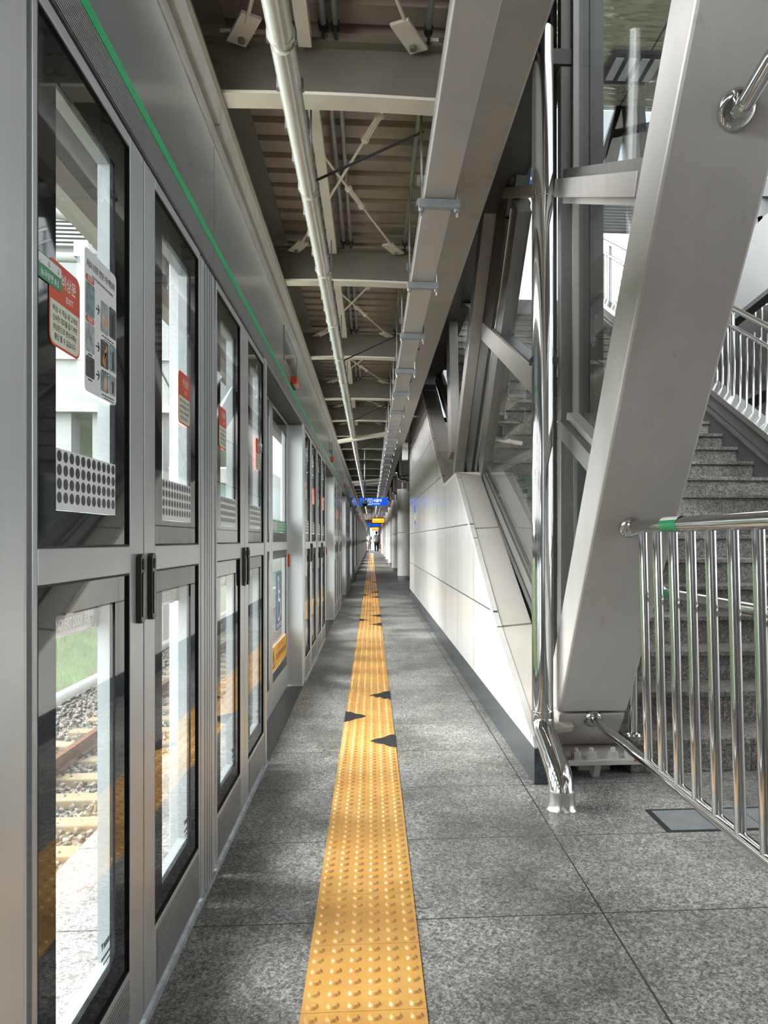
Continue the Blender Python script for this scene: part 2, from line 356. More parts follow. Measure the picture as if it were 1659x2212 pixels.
# ---------------------------------------------------------------- platform screen doors
YB, PER, NB = 1.05, 4.82, 17
ZT = 2.028; GX = X0 - .006
def zrail(): return 1.066, 1.126
def make_leaf(kind, clear, stile):
    """kind L: latch stile at +y; R: latch at -y. local origin at the near lower corner of the leaf"""
    root = thing('door_leaf', '', 'door', group='emergency door leaves of the screen wall')
    W = .578; g0, g1 = stile; fr = MB()
    fr.box(-.04, 0, .002, g0, .03, ZT).box(-.04, 0, g1, W - .002, .03, ZT)
    fr.box(-.04, 0, g0, g1, 1.066, 1.126).box(-.04, 0, g0, g1, 2.002, ZT).box(-.04, 0, g0, g1, .03, .192)
    fr.build('frame', ALU, root, bevel=.0025)
    kp = MB()
    y0 = g0 + .01
    for i in range(16): kp.box(-.002, .0035, y0, g1 - .01, .045 + i * .0085, .0495 + i * .0085)
    kp.build('kick_plate', RIB, root)
    bd = MB(); ln = MB(); gs = MB(); bead = MB()
    for (z0, z1, c0, c1) in ((1.126, 2.002, 1.19, 1.925), (.192, 1.066, .257, 1.01)):
        bd.frame(-.016, -.006, g0, g1, z0, z1, clear[0], clear[1], c0, c1)
        ln.frame(-.042, -.017, clear[0] - .02, clear[1] + .02, c0 - .02, c1 + .02, clear[0], clear[1], c0, c1)
        gs.box(-.0115, -.0085, clear[0], clear[1], c0, c1)
        bead.frame(-.008, -.001, g0, g1, z0, z1, g0 + .004, g1 - .004, z0 + .004, z1 - .004)
    bd.build('dark_border', BLACK, root); ln.build('window_lining', LINING, root); gs.build('glass', GLASS, root); bead.build('gasket', GASKET, root)
    hy = W - .042 if kind == 'L' else .042
    h = MB().rrect(0, hy - .017, hy + .017, .95, 1.108, .012, .012)
    hb = h.build('handle', ALU_D, root, bevel=.002)
    MB().rrect(.012, hy - .009, hy + .009, .965, 1.065, .004, .002).build('pull', pmat('handle_recess_' + kind, (.04, .038, .033), .3, .6, .1, 20), hb)
    MB().rrect(.012, hy - .007, hy + .007, 1.072, 1.096, .0069, .002, 6).build('keyhole', INK, hb)
    # dotted safety film
    dz0 = 1.191
    fl = MB().box(-.0078, -.0058, clear[0], clear[1], dz0, dz0 + .106).build('dotted_film', WHITE, root)
    dm = MB()
    n = 11; p = (clear[1] - clear[0]) / n
    for i in range(n):
        for j in range(4):
            cy = clear[0] + p * (i + .5); cz = dz0 + .022 + j * .0238
            dm.prism([(cy + .0098 * math.cos(2 * PI * q / 16), cz + .0098 * math.sin(2 * PI * q / 16)) for q in range(16)], 0, -.0058, -.0054)
    dm.build('dots', DOTG, fl)
    # exit sticker
    s0 = .075 if kind == 'L' else .33; s1 = s0 + .132; z0, z1 = 1.468, 1.614
    st = MB().rrect(-.0056, s0, s1, z0, z1, .018, .0008).build('exit_sticker', REDF, root)
    MB().rrect(-.0049, s0 + .004, s1 - .004, z0 + .004, 1.545, .016, .0004, corners=(1, 1, 0, 0)).build('notice_panel', CREAMF, st)
    R_, U_ = (0, 1, 0), (0, 0, 1)
    MB().text('비상문', (-.0046, s0 + .082, 1.588), R_, U_, .026, .062).text('EXIT', (-.0046, s0 + .085, 1.561), R_, U_, .015, .03).build('heading', WHITE, st)
    t = MB()
    for q, line in enumerate(('비상 시 객실 내 고객의', '신속한 대피를 돕기 위한', '비상문으로 평상시에는', '출입 할 수 없습니다.')):
        t.text(line, (-.0043, (s0 + s1) / 2, 1.532 - q * .0155), R_, U_, .0125, .104 - .012 * (q == 3) - .004 * (q == 2))
    t.build('notice_text', INK, st)
    # push bar on the track side with its maroon label
    pb = MB().tube([(-.075, g0 + .02, .985), (-.075, clear[1] - .012, .985)], .034, 16).build('push_bar', MAROON, root, smooth=40)
    MB().tube([(-.075, clear[1] - .013, .985), (-.075, clear[1] + .012, .985)], .035, 16).tube([(-.075, g0, .985), (-.075, g0 + .02, .985)], .035, 16).box(-.07, -.04, clear[1] - .01, clear[1] + .012, .96, 1.01).build('end_cap', GASKET, pb, smooth=40)
    MB().text('EMERGENCY EXIT DOOR 非常門', (-.0405, clear[1] - .03, .984), R_, U_, .028, .24, 'RIGHT').build('bar_lettering', WHITE, pb)
    # maker's mark low on the glass
    mk = MB(); a = clear[1] - .02
    mk.prism([(a - .06, .335), (a - .052, .335), (a - .056, .318)], 0, -.0058, -.0054)
    for q in range(7): mk.box(-.0058, -.0054, a - .048 + q * .0068, a - .0435 + q * .0068, .32, .332)
    for q in range(8): mk.box(-.0058, -.0054, a - .06 + q * .0075, a - .0545 + q * .0075, .30, .306)
    mk.box(-.0058, -.0054, a - .05, a, .288, .291); mk.build('maker_mark', INK, root)
    return root
L0 = make_leaf('L', (.105, .40), (.022, .478)); R0 = make_leaf('R', (.172, .476), (.09, .556))
KEEP = ('frame', 'dark_border', 'glass', 'window_lining', 'handle', 'exit_sticker', 'dotted_film', 'kick_plate')
FAR = ('frame', 'dark_border', 'glass', 'handle', 'exit_sticker')
def make_slider():
    r = thing('sliding_leaf', '', 'door', group='sliding door leaves of the screen wall')
    W = .98; g0, g1 = .075, .905; fr = MB()
    fr.box(-.04, 0, 0, g0, .02, 2.09).box(-.04, 0, g1, W, .02, 2.09).box(-.04, 0, g0, g1, 1.066, 1.126).box(-.04, 0, g0, g1, 2.02, 2.09).box(-.04, 0, g0, g1, .02, .192)
    fr.build('frame', ALU, r, bevel=.003)
    bd = MB(); gs = MB()
    for (z0, z1, c0, c1) in ((1.126, 2.02, 1.19, 1.93), (.192, 1.066, .257, 1.01)):
        bd.frame(-.016, -.006, g0, g1, z0, z1, g0 + .004, g1 - .004, c0, c1); gs.box(-.0115, -.0085, g0, g1, c0, c1)
    bd.build('dark_border', BLACK, r); gs.build('glass', GLASS, r)
    return r
S0 = make_slider()
def make_far_door_stickers(r):
    R_, U_ = (0, 1, 0), (0, 0, 1)
    w = MB().rrect(-.0078, .30, .62, .515, .91, .025, .0012).build('wheelchair_sticker', BLUEF, r)
    i = MB(); cy, cz = .45, .655
    i.prism([(cy - .03 + .024 * math.cos(q * PI / 8), .865 + .024 * math.sin(q * PI / 8)) for q in range(16)], 0, -.0066, -.006)
    i.bar((-.0063, cy - .028, .835), (-.0063, cy - .012, .715), .0006, .034).bar((-.0063, cy - .02, .775), (-.0063, cy + .06, .775), .0006, .018).bar((-.0063, cy - .015, .715), (-.0063, cy + .07, .715), .0006, .022).bar((-.0063, cy + .07, .72), (-.0063, cy + .11, .61), .0006, .022)
    for q in range(26):
        a0 = math.radians(110 + q * 9); a1 = math.radians(119 + q * 9)
        i.bar((-.0063, cy + .078 * math.cos(a0), cz + .078 * math.sin(a0)), (-.0063, cy + .078 * math.cos(a1), cz + .078 * math.sin(a1)), .0006, .015)
    i.box(-.0066, -.006, .33, .59, .548, .553).box(-.0066, -.006, .33, .59, .534, .538)
    i.build('wheelchair_symbol', WHITE, w)
    y = MB().box(-.0078, -.0066, .082, .9, .262, .425).build('caution_sticker', YELF, r)
    MB().text('기대지 마세요', (-.006, .56, .39), R_, U_, .05, .4).build('red_lettering', REDF, y)
    t = MB().text('고객님, 안전문에 기대면 위험합니다', (-.006, .57, .335), R_, U_, .045, .58)
    for (p, q) in (((.11, .29), (.16, .40)), ((.16, .40), (.21, .29)), ((.21, .29), (.11, .29))): t.bar((-.0063, *p), (-.0063, *q), .0006, .012)
    t.box(-.0066, -.006, .154, .166, .325, .365).box(-.0066, -.006, .154, .166, .305, .317); t.build('black_lettering', INK, y)
    g = MB().box(-.0078, -.0066, .082, .9, 1.193, 1.275).build('green_band', GREENF, r)
    m = MB().box(-.0066, -.006, .1, .36, 1.205, 1.262)
    for q in range(3): m.box(-.0066, -.006, .44, .86, 1.212 + q * .02, 1.219 + q * .02)
    m.build('band_lines', LINING, g)
    MB().box(0, .012, .955, .978, .93, 1.03).build('edge_marker', REDF, r)
S1 = make_slider(); make_far_door_stickers(S1)

lname = ('first emergency door leaf', 'second emergency door leaf', 'third emergency door leaf', 'fourth emergency door leaf')
first_used = set()
def place(root, loc, label, only=None, group=None):
    if root not in first_used and only is None:
        first_used.add(root); root.location = loc; root['label'] = label
        if group: root['group'] = group
        return root
    return dup(root, loc, label, group, only)
for k in range(NB):
    yb = YB + PER * k
    only = None if k < 2 else KEEP if k < 5 else FAR
    pill = 'nearest grey pillar' if k == 0 else ordinal(k) + ' grey pillar beyond'
    far = k >= 7
    for i, off in enumerate((.16, .74, 1.55, 2.13)):
        root = (L0, R0)[i % 2]
        lab = ('glazed emergency door leaf, %s after the %s' % (ordinal(i), pill)) if not far else 'tiny far emergency door leaf near the vanishing end of the screen wall'
        o = place(root, (X0, yb + off, 0), lab, only, 'far emergency door leaves' if far else None)
        if k < 2 and i in (0, 3):
            R_, U_ = (0, 1, 0), (0, 0, 1); a0, a1 = (.03, .123) if i == 0 else (.44, .53)
            g = MB().rrect(-.0047, a0, a1, 1.565, 1.607, .006, .0008).build('stop_sticker', GREENF, o)
            MB().rrect(-.0038, a0 + .002, a1 - .002, 1.5885, 1.605, .004, .0004).build('stop_map', WHITE, g)
            q = MB()
            for j in range(14): q.box(-.0034, -.0031, a0 + .006 + (j * 37 % 75) * .001, a0 + .01 + (j * 37 % 75) * .001, 1.591 + (j * 13 % 11) * .001, 1.5918 + (j * 13 % 11) * .001)
            q.build('map_marks', INK, g)
            MB().text('능곡방면 8-2', (-.0037, (a0 + a1) / 2, 1.576), R_, U_, .0135, .07).build('stop_lettering', WHITE, g)
    st_lab = 'narrow grooved aluminium post between the %s pair of door leaves and the next' % (ordinal(k))
    p = thing('door_post', 'grooved aluminium post between two door pairs, after the %s' % pill if not far else 'far grooved aluminium post in the screen wall', 'post', (X0, yb + 1.335, 0), 'door posts')
    mb = MB().box(-.1, -.002, .0, .20, 0, ZT)
    if k == 0: POSTM = mb.build('post_body', ALU_P, p, bevel=.003); gm = MB(); [gm.box(-.004, -.0012, .05 + j * .033, .053 + j * .033, .0, ZT) for j in range(4)]; gm.build('groove', GASKET, p)
    else:
        for ch in POSTM.parent.children: c2 = ch.copy(); C.objects.link(c2); c2.parent = p
    p = thing('door_jamb', 'slim aluminium jamb before the sliding doors, after the %s' % pill if not far else 'far slim aluminium jamb in the screen wall', 'post', (X0, yb + 2.715, 0), 'door jambs')
    if k == 0: JM = MB().box(-.16, -.002, .012, .10, 0, 2.1).build('jamb_body', ALU_P, p, bevel=.004); MB().box(-.1, -.001, .004, .012, 0, ZT).build('gasket', GASKET, p)
    else:
        for ch in JM.parent.children: c2 = ch.copy(); C.objects.link(c2); c2.parent = p
    side = ('nearer', 'farther')
    for i, off in enumerate((2.84, 3.83)):
        root = (S0, S1)[i]
        lab = '%s sliding door leaf in the recessed opening after the %s' % (side[i], pill) if not far else 'tiny far sliding door leaf in the screen wall'
        o = place(root, (X0 - .115, yb + off, 0), lab, None if k < 3 else ('frame', 'dark_border', 'glass'), 'far sliding door leaves' if far else None)
    lab = 'grey satin steel pillar at the left picture edge, nearest of all' if k == 0 else '%s grey satin steel pillar beyond the doors, counted from the near end' % ordinal(k - 1)
    mb = MB().box(-.16, -.003, 0, .155, 0, 2.1)
    tag(mb.build('screen_pillar', PILLAR, bevel=.006, loc=(X0, yb, 0)), lab, 'pillar', 'pillars of the screen wall')
    # recess threshold
    tag(MB().box(-.16, -.002, 2.82, 4.81, 0, .006).build('threshold_plate', pmat('dark_steel_plate', (.075, .085, .09), .35, .5, .15, 12) if k == 0 else bpy.data.materials['dark_steel_plate'], loc=(X0, yb, 0)),
        'dark steel threshold plate of the sliding door after the %s' % pill if not far else 'far dark threshold plate', 'threshold', 'threshold plates')
# rounded cover on the nearest pillar, which bulges towards the platform
nc = MB(); prof = [(X0 - .1, .55), (X0 - .002 + .02, .55)] + [(X0 - .002 + .02 * math.cos(a * PI / 12), 1.142 + .02 * math.sin(a * PI / 12)) for a in range(7)] + [(X0 - .1, 1.162)]
nc.prism([(x, y) for x, y in prof], 2, 0, 2.1)
o = tag(nc.build('pillar_cover', PILLAR, smooth=30), 'pale rounded metal cover panel at the extreme left edge', 'pillar cover')
# sill strip under the fixed doors
for k in range(NB):
    yb = YB + PER * k
    tag(MB().box(-.06, .005, .155, 2.81, 0, .018).build('sill_strip', pmat('worn_sill', (.42, .45, .47), .4, .4, .35, 22) if k == 0 else bpy.data.materials['worn_sill'], loc=(X0, yb, 0)),
        'worn metal sill strip under the fixed doors, %s from the near end' % ordinal(k), 'sill', 'sill strips')

# header boxes
def header(k):
    y0 = 2.57 + PER * (k - 1); y1 = y0 + PER - .004
    r = thing('header_box', '%s length of the grey door header with a green line along it' % ordinal(k), 'header', (X0, y0, 0), 'header lengths')
    return r
HD = None
for k in range(NB + 1):
    r = header(k); L = PER - .004
    if HD is None:
        HD = r
        MB().box(-.3, 0, 0, L, 2.15, 2.472).build('header_panel', HEAD, r)
        rb = MB().box(-.2, -.004, 0, L, 2.044, 2.122)
        for j in range(13): rb.box(-.004, .0, 0, L, 2.0455 + j * .006, 2.0488 + j * .006)
        rb.build('ribbed_strip', RIB, r)
        MB().box(-.2, .001, 0, L, 2.122, 2.15).build('green_stripe', GREEN, r)
        MB().box(-.2, -.012, 0, L, 2.03, 2.044).build('shadow_gap', GASKET, r)
        t = MB().box(-.3, .004, 0, L, 2.478, 2.535).box(-.3, .022, 0, L, 2.537, 2.618); t.build('top_trim', TRIM, r, bevel=.006)
        MB().box(-.29, -.006, 0, L, 2.47, 2.48).build('trim_gap', GASKET, r)
        sc = MB().box(-.01, .002, 2.02, 2.78, 2.235, 2.43).build('display_window', pmat('dark_display', (.045, .05, .055), .08, 0, .1, 4), r)
        MB().frame(-.01, .004, 2.01, 2.79, 2.225, 2.44, 2.03, 2.77, 2.243, 2.422).build('display_frame', HEAD, sc)
        lm = MB().prism([(2.43, 2.168), (2.57, 2.168), (2.585, 2.185), (2.585, 2.205), (2.57, 2.222), (2.43, 2.222), (2.415, 2.205), (2.415, 2.185)], 0, 0, .04)
        lamp = lm.build('warning_lamp', pmat('orange_lens', (.72, .08, .02), .2, 0, .1, 30, coat=.4), r, bevel=.005)
        MB().box(0, .012, 2.405, 2.595, 2.16, 2.168).build('lamp_base', GASKET, lamp)
    else:
        for ch in HD.children:
            c2 = ch.copy(); C.objects.link(c2); c2.parent = r
            if k < 6:
                for g in ch.children: d = g.copy(); C.objects.link(d); d.parent = c2
for k in range(6):
    yb = YB + PER * k
    o = MB().box(-.16, -.004, 2.815, 4.82, 2.098, 2.12).build('opening_soffit', HEAD, loc=(X0, yb, 0))
    tag(o, 'smooth grey underside above the %s sliding door opening' % ordinal(k), 'soffit', 'door soffits')
    for q in range(2): MB().lathe([(.022, 2.094), (.022, 2.0985)], (-.075, 3.05 + q * .22, 0), 16).build('sensor_eye', GASKET, o)
tag(bpy.data.objects['header_box'], 'nearest length of the grey door header, cut by the top of the picture')
R_, U_ = (0, 1, 0), (0, 0, 1)
# instruction poster on the first leaf (a part of that door)
leafA = L0
P0, P1, Z0, Z1 = .228, .402, 1.42, 1.69
po = MB().rrect(-.0052, P0, P1, Z0, Z1, .012, .0008).build('instruction_poster', WHITE, leafA)
MB().text('비상시 승강장 안전문 수동 개방요령', (-.0041, (P0 + P1) / 2, 1.663), R_, U_, .016, .15).build('poster_title', INK, po)
MB().text('How to open the door in an emergency', (-.0041, (P0 + P1) / 2 + .01, 1.645), R_, U_, .0085, .115).build('poster_subtitle', INK, po)
PIC = [pmat('picture_teal', (.18, .26, .27), .4, 0, .5, 60), pmat('picture_grey', (.34, .36, .36), .4, 0, .5, 70), pmat('picture_dark', (.05, .055, .05), .4, 0, .7, 70), pmat('picture_skin', (.62, .38, .26), .4, 0, .2, 60), pmat('picture_orange', (.6, .25, .06), .4, 0, .3, 60)]
for r_, (zt, hh) in enumerate(((1.615, .075), (1.528, .066), (1.4995 - .012, .055))):
    zc = (1.60, 1.527, 1.472)[r_]
    h2 = (.031, .027, .020)[r_]
    for c_, (ya, yb_) in enumerate(((P0 + .006, P0 + .05), (P0 + .083, P0 + .127), (P0 + .132, P0 + .171))):
        zz = zc - (.004, .016, .014)[c_]
        b = MB().rrect(-.0044, ya, yb_, zz - h2, zz + h2, .005, .0004).build('picture', PIC[(0, 1, 2)[(c_ + r_) % 3]], po)
        if c_ == 1:
            q = MB()
            if r_ == 0: q.prism([(ya + .012 + .009 * math.cos(a * PI / 6), zz - .008 + .013 * math.sin(a * PI / 6)) for a in range(12)], 0, -.004, -.0037).prism([(ya + .031 + .009 * math.cos(a * PI / 6), zz - .008 + .013 * math.sin(a * PI / 6)) for a in range(12)], 0, -.004, -.0037)
            elif r_ == 1: q.bar((-.0038, ya + .01, zz - .02), (-.0038, ya + .034, zz + .018), .0005, .009).bar((-.0038, ya + .02, zz - .025), (-.0038, ya + .026, zz + .005), .0005, .008)
            else: q.prism([(ya + .025 + .011 * math.cos(a * PI / 6), zz - .004 + .015 * math.sin(a * PI / 6)) for a in range(12)], 0, -.004, -.0037)
            q.build('hand_print', PIC[4 if r_ == 1 else 3], b)
        if c_ == 2:
            MB().box(-.004, -.0037, ya + .016, ya + .026, zz - h2 + .004, zz + h2 - .012).build('figure_print', INK, b)
    zz = zc - .01
    a = MB().bar((-.0041, P0 + .058, zz), (-.0041, P0 + .076, zz), .0005, .003).bar((-.0041, P0 + .068, zz + .009), (-.0041, P0 + .076, zz), .0005, .003).bar((-.0041, P0 + .068, zz - .009), (-.0041, P0 + .076, zz), .0005, .003)
    a.build('arrow_print', INK, po); a = MB()
    for q in range(5): a.box(-.0044, -.0041, P0 + .09 + q * .014, P0 + .101 + q * .014, zc - .016 - h2 - .008, zc - .016 - h2 - .0055)
    a.box(-.0044, -.0041, P0 + .1, P0 + .16, zc - .016 - h2 - .013, zc - .016 - h2 - .0115).box(-.0044, -.0041, P0 + .018, P0 + .038, zc - .004 - h2 - .006, zc - .004 - h2 - .003)
    a.build('caption_lettering', INK, po)
    if r_ < 2:
        t_ = MB().rrect(-.0044, P0 + .006, P0 + .048, zc + h2 - .002, zc + h2 + .010, .0055, .0005).build('red_tab', REDF, po)
        MB().text(('출입문', '비상문')[r_], (-.0037, P0 + .027, zc + h2 + .004), R_, U_, .0095, .026).build('tab_lettering', WHITE, t_)
# ---------------------------------------------------------------- under the roof
BY = [3.54, 6.03, 8.51, 11.0, 13.0, 14.95, 17.03, 19.3, 21.8] + [24.1 + 2.2 * i for i in range(16)]
def make_beam():
    r = thing('roof_beam', '', 'beam', group='roof beams')
    MB().box(-.80, .42, -.006, .006, 3.19, 3.45).build('web', BEAM, r)
    # the lower flange bows very slightly, as in the photo
    f = MB(); n = 8
    pts = [(-.80 + 1.22 * i / n, 3.178 + .012 * math.sin(PI * i / n)) for i in range(n + 1)]
    f.prism(pts + [(x, z + .014) for x, z in reversed(pts)], 1, -.062, .062).build('lower_flange', CREAM, r)  # cream instead of beam paint: light from below put into the colour
    MB().box(-.80, .42, -.062, .062, 3.44, 3.455).build('upper_flange', BEAM, r)
    for x0 in (-.795, .30):
        p = MB().box(x0, x0 + .12, -.018, -.006, 3.22, 3.41).build('joint_plate', BEAM, r, bevel=.002)
        for q in range(4):
            MB().lathe([(.018, -.035), (.018, -.018)], (x0 + .035 + .05 * (q % 2), 0, 3.27 + .09 * (q // 2)), 6, 1).build('bolt', BEAM, p)
    for x0, sg in ((-.62, 1), (.22, -1)):
        g = MB().box(x0 - .07, x0 + .09, -.07, .05, 3.455, 3.47).bar((x0, -.05, 3.42), (x0 + sg * .10, -.24, 3.42), .09, .014, (1, 0, 0)).build('gusset_plate', CREAM, r)
        MB().lathe([(.016, 3.395), (.016, 3.44)], (x0 + sg * .03, -.09, 0), 8).build('pin', BEAM, g)
    return r
B0 = make_beam()
for k, y in enumerate(BY):
    lab = '%s painted steel roof beam across the platform, counted from the near end' % ordinal(k) if k < 12 else 'far steel roof beam deep along the platform'
    if k == 0: B0.location = (0, y, 0); B0['label'] = lab
    else: dup(B0, (0, y, 0), lab, 'far roof beams' if k >= 12 else None, None if k < 9 else ('web', 'lower_flange', 'upper_flange'))
# X bracing with turnbuckles between the beams, purlins
for k in range(6):
    a, b = (BY[k - 1] if k else 1.0), BY[k]
    for (x0, x1) in ((-.55, .16), (.16, -.55)):
        p, q = Vector((x0, a + .12, 3.41)), Vector((x1, b - .2, 3.41 + (.012 if x0 < 0 else 0)))
        lab = 'cream brace rod with turnbuckle running %s in the %s roof bay' % ('towards the right wall' if x0 < 0 else 'towards the screen doors', ordinal(k))
        r = thing('brace_rod', lab, 'brace rod', (0, 0, 0), 'roof brace rods')
        MB().tube([p, q], .0085, 8).build('rod', CREAM, r, smooth=40)
        d = (q - p).normalized(); m = p + (q - p) * (.62 if x0 < 0 else .22)
        tb = MB()
        for s_ in (-1, 1):
            o = d.cross(Vector((0, 0, 1))) * .014 * s_; tb.tube([m - d * .11 + o, m + d * .11 + o], .006, 6)
        tb.ball(m - d * .13, .026, 10).ball(m + d * .13, .026, 10).build('turnbuckle', CREAM, r, smooth=40)
    tag(MB().box(-.335, -.275, a + .07, b - .07, 3.40, 3.47).build('purlin', CREAM), 'cream purlin along the roof between beams, %s bay' % ordinal(k), 'purlin', 'purlins')
for nm, x, rr, lab in (('conduit', -.222, .016, 'left one of the paired grey conduits under the roof deck'), ('conduit', -.166, .013, 'right one of the paired grey conduits under the roof deck'), ('conduit', .262, .014, 'lone grey conduit beside the cable duct under the roof')):
    c_ = thing(nm, lab, 'pipe', (x, 0, 0), 'roof conduits'); MB().tube([(0, -1, 3.50), (0, 40, 3.50)], rr, 12).build('pipe', GALV, c_, smooth=40)
    for k in range(6):
        MB().tube([(0, BY[k] - .10, 3.50), (0, BY[k] - .06, 3.50)], rr + .007, 10).box(-.006, .006, BY[k] - .09, BY[k] - .07, 3.44, 3.50).build('saddle_clamp', RUBBER, c_)
mb = MB().box(-.83, -.815, -2, 70, 3.18, 3.555).box(-.90, -.68, -2, 70, 3.165, 3.18).box(-.9, -.68, -2, 70, 3.54, 3.555)
tag(mb.build('edge_girder', BEAM), 'dark steel girder along the roof above the screen doors', 'girder')
mb = MB().box(.42, .63, -2, 70, 3.0, 3.555)
tag(mb.build('box_girder', GIRD, bevel=.01), 'wide grey box girder along the right side of the roof', 'girder')
# round lighting raceway hung under the beams
rw = thing('lighting_raceway', 'long rounded cream lighting raceway hanging below the roof beams', 'raceway')
RX, RZ, RR = -.325, 2.955, .046
y = -.75; RCUT = [-.75 + 1.17 * i for i in range(1, 50)]
ya = -.75
for i, yb_ in enumerate(RCUT[:44]):
    seg = MB()
    poly = [(RX + RR * math.cos(PI / 12 + 2 * PI * q / 12) , RZ + RR * 1.15 * math.sin(PI / 12 + 2 * PI * q / 12)) for q in range(12)]
    seg.prism([(x, z) for x, z in poly], 1, ya, yb_ - .03)
    seg.build('raceway_length', RACE, rw, smooth=50)
    MB().tube([(RX, yb_ - .045, RZ), (RX, yb_ + .015, RZ)], RR - .008, 16).tube([(RX, yb_ - .055, RZ), (RX, yb_ - .04, RZ)], RR + .006, 16).build('coupling', RACE, rw, smooth=50)
    ya = yb_
mb = MB()
for i in range(70):
    yy = -.5 + i * .293
    for s_ in (-1, 1): mb.box(RX + s_ * (RR + .002) - .006, RX + s_ * (RR + .002) + .006, yy, yy + .03, RZ - .015, RZ + .028)
mb.build('side_clip', GALV, rw)
for i in range(24):
    yy = 1.9 + i * 1.9
    MB().tube([(RX + .02, yy, RZ + .04), (RX + .02, yy, 3.5)], .005, 6).build('hanger_rod', GALV, rw)
for yy in (3.83, 7.65, 11.5, 15.3):
    tag(MB().tube([(RX + .03, yy, RZ), (.265, yy - .02, 3.22)], .007, 8).build('sway_cable', RUBBER), 'thin black sway cable from raceway up to the duct, %s one' % ordinal(int(yy / 3.83) - 1), 'cable', 'sway cables')
# cable duct with strut brackets
TX0, TX1, TZ = .262, .415, 2.86
td = thing('cable_duct', 'long flat pale cable duct hanging along the right of the roof', 'duct')
cut = [-2, 3.85 + .02, 7.4, 10.9, 14.5, 18, 22, 30, 38, 50]
for a, b in zip(cut, cut[1:]): MB().box(TX0, TX1, a + .012, b - .012, TZ, TZ + .10).build('duct_length', TRAY, td, bevel=.004)
for b in cut[1:6]:
    g = MB()
    for x in (TX0 + .02, TX0 + .05, TX0 + .1): g.box(x, x + .012, b - .02, b + .02, TZ + .01, TZ + .03)
    g.build('joint_cables', RUBBER, td)
for yb_, x_, s_ in ((3.95, TX1, 1), (3.95, TX0, -1), (8.3, TX1, 1), (6.9, TX1, 1)):
    pts = [(x_ + s_ * .028 * math.sin(PI * q / 8), yb_ - .05 * math.cos(PI * q / 8), TZ + .05) for q in range(9)]
    m_ = MB()
    for p, q in zip(pts, pts[1:]): m_.bar(p, q, .028, .003, (0, 0, 1))
    m_.build('earth_strap', GALV, td)
bys = [.9, 3.78, 5.0, 6.25, 7.55, 8.75, 10.0, 11.4, 12.7, 13.6, 14.6, 15.7] + [17 + 1.2 * i for i in range(28)]
BR = None
for k, y in enumerate(bys):
    lab = '%s galvanised strut bracket carrying the cable duct, counted from the near end' % ordinal(k) if k < 12 else 'far galvanised strut bracket under the cable duct'
    if k == 0:
        BR = thing('duct_bracket', lab, 'bracket', (0, y, 0), 'duct brackets')
        MB().box(.235, .445, -.021, .021, TZ - .045, TZ - .002).build('strut_channel', GALV, BR, bevel=.002)
        MB().box(.235, .445, .07, .11, TZ + .115, TZ + .155).build('upper_channel', GALV, BR)
        for x in (.25, .43):
            MB().tube([(x, 0, TZ - .085), (x, 0, 3.5 if x < .42 else 3.01)], .006, 8).build('threaded_rod', STEEL_S, BR)
            MB().lathe([(.013, TZ - .062), (.013, TZ - .045)], (x, 0, 0), 6).build('nut', GALV, BR)
    else: dup(BR, (0, y, 0), lab, 'far duct brackets' if k >= 12 else None, None if k < 12 else ('strut_channel', 'threaded_rod'))

# ---------------------------------------------------------------- right wall: white cladding with a stepped, sloping top
WX = .76
face = [(3.47, .16), (3.513, .209), (4.50, .607), (5.70, 1.221), (6.744, 1.751), (7.83, 1.727), (8.95, 2.19), (10.0, 2.72), (11.2, 3.38), (11.5, 3.54), (15.0, 3.54), (15.0, .16)]
w = MB().prism([(y, z) for y, z in face], 0, WX, WX + .03)
struct('wall_right', w, CLAD, 'glossy white panelled wall whose top slopes up with the stairs', 'wall')
struct('baseboard_right', MB().box(WX - .004, WX + .08, 3.45, 15.0, 0, .165), PLINTH, 'dark granite skirting under the white wall', 'skirting')
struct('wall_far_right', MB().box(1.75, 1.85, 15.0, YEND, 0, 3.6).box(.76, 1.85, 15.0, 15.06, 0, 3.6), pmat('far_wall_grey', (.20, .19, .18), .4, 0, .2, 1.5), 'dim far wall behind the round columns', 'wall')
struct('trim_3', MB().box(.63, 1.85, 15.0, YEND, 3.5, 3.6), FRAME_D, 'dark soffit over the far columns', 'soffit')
struct('trim_4', MB().box(.63, 9., -14., 1.9, 4.3, 4.5), bpy.data.materials.get('light_block_slab') or pmat('light_block_slab', (.26, .25, .24), .6, 0, .08, 1.5), 'added unseen slab over the near part of the platform, blocking sky light', 'soffit')  # unseen slab added so less skylight reaches the strut front
struct('light_block_left', MB().box(-.66, -.54, -14., .84, 0, 2.62), ALU_P, 'added plain stand-in for the screen wall behind the viewer, blocking light', 'wall')  # added to stop left sky light entering behind the camera
struct('light_block_upper', MB().box(1.06, 1.12, 6.5, 15, 4.46, 8.5), bpy.data.materials['light_block_grey'] if 'light_block_grey' in bpy.data.materials else TRAY, 'added unseen wall above the platform roof, shading the stair hall', 'wall')  # added only to block light coming over the platform roof
struct('light_block_back', MB().box(.2, 9., -7.2, -7., 0, 4.3).box(6.9, 7.1, -7, -.6, 0, 4.3), pmat('light_block_grey', (.22, .21, .20), .6, 0, .08, 1.5), 'added unseen walls behind and beside the near platform, blocking light', 'wall')  # unseen walls added to cut the light from behind and the right
struct('wall_end', MB().box(-1.2, -.20, YEND - 1, YEND, 0, 3.6).box(.75, 2.2, YEND - 1, YEND, 0, 3.6).box(-.2, .75, YEND - 1, YEND, 2.6, 3.6), pmat('end_wall', (.06, .06, .065), .5, 0, .2, 2), 'dark far end of the platform around a bright opening', 'wall')
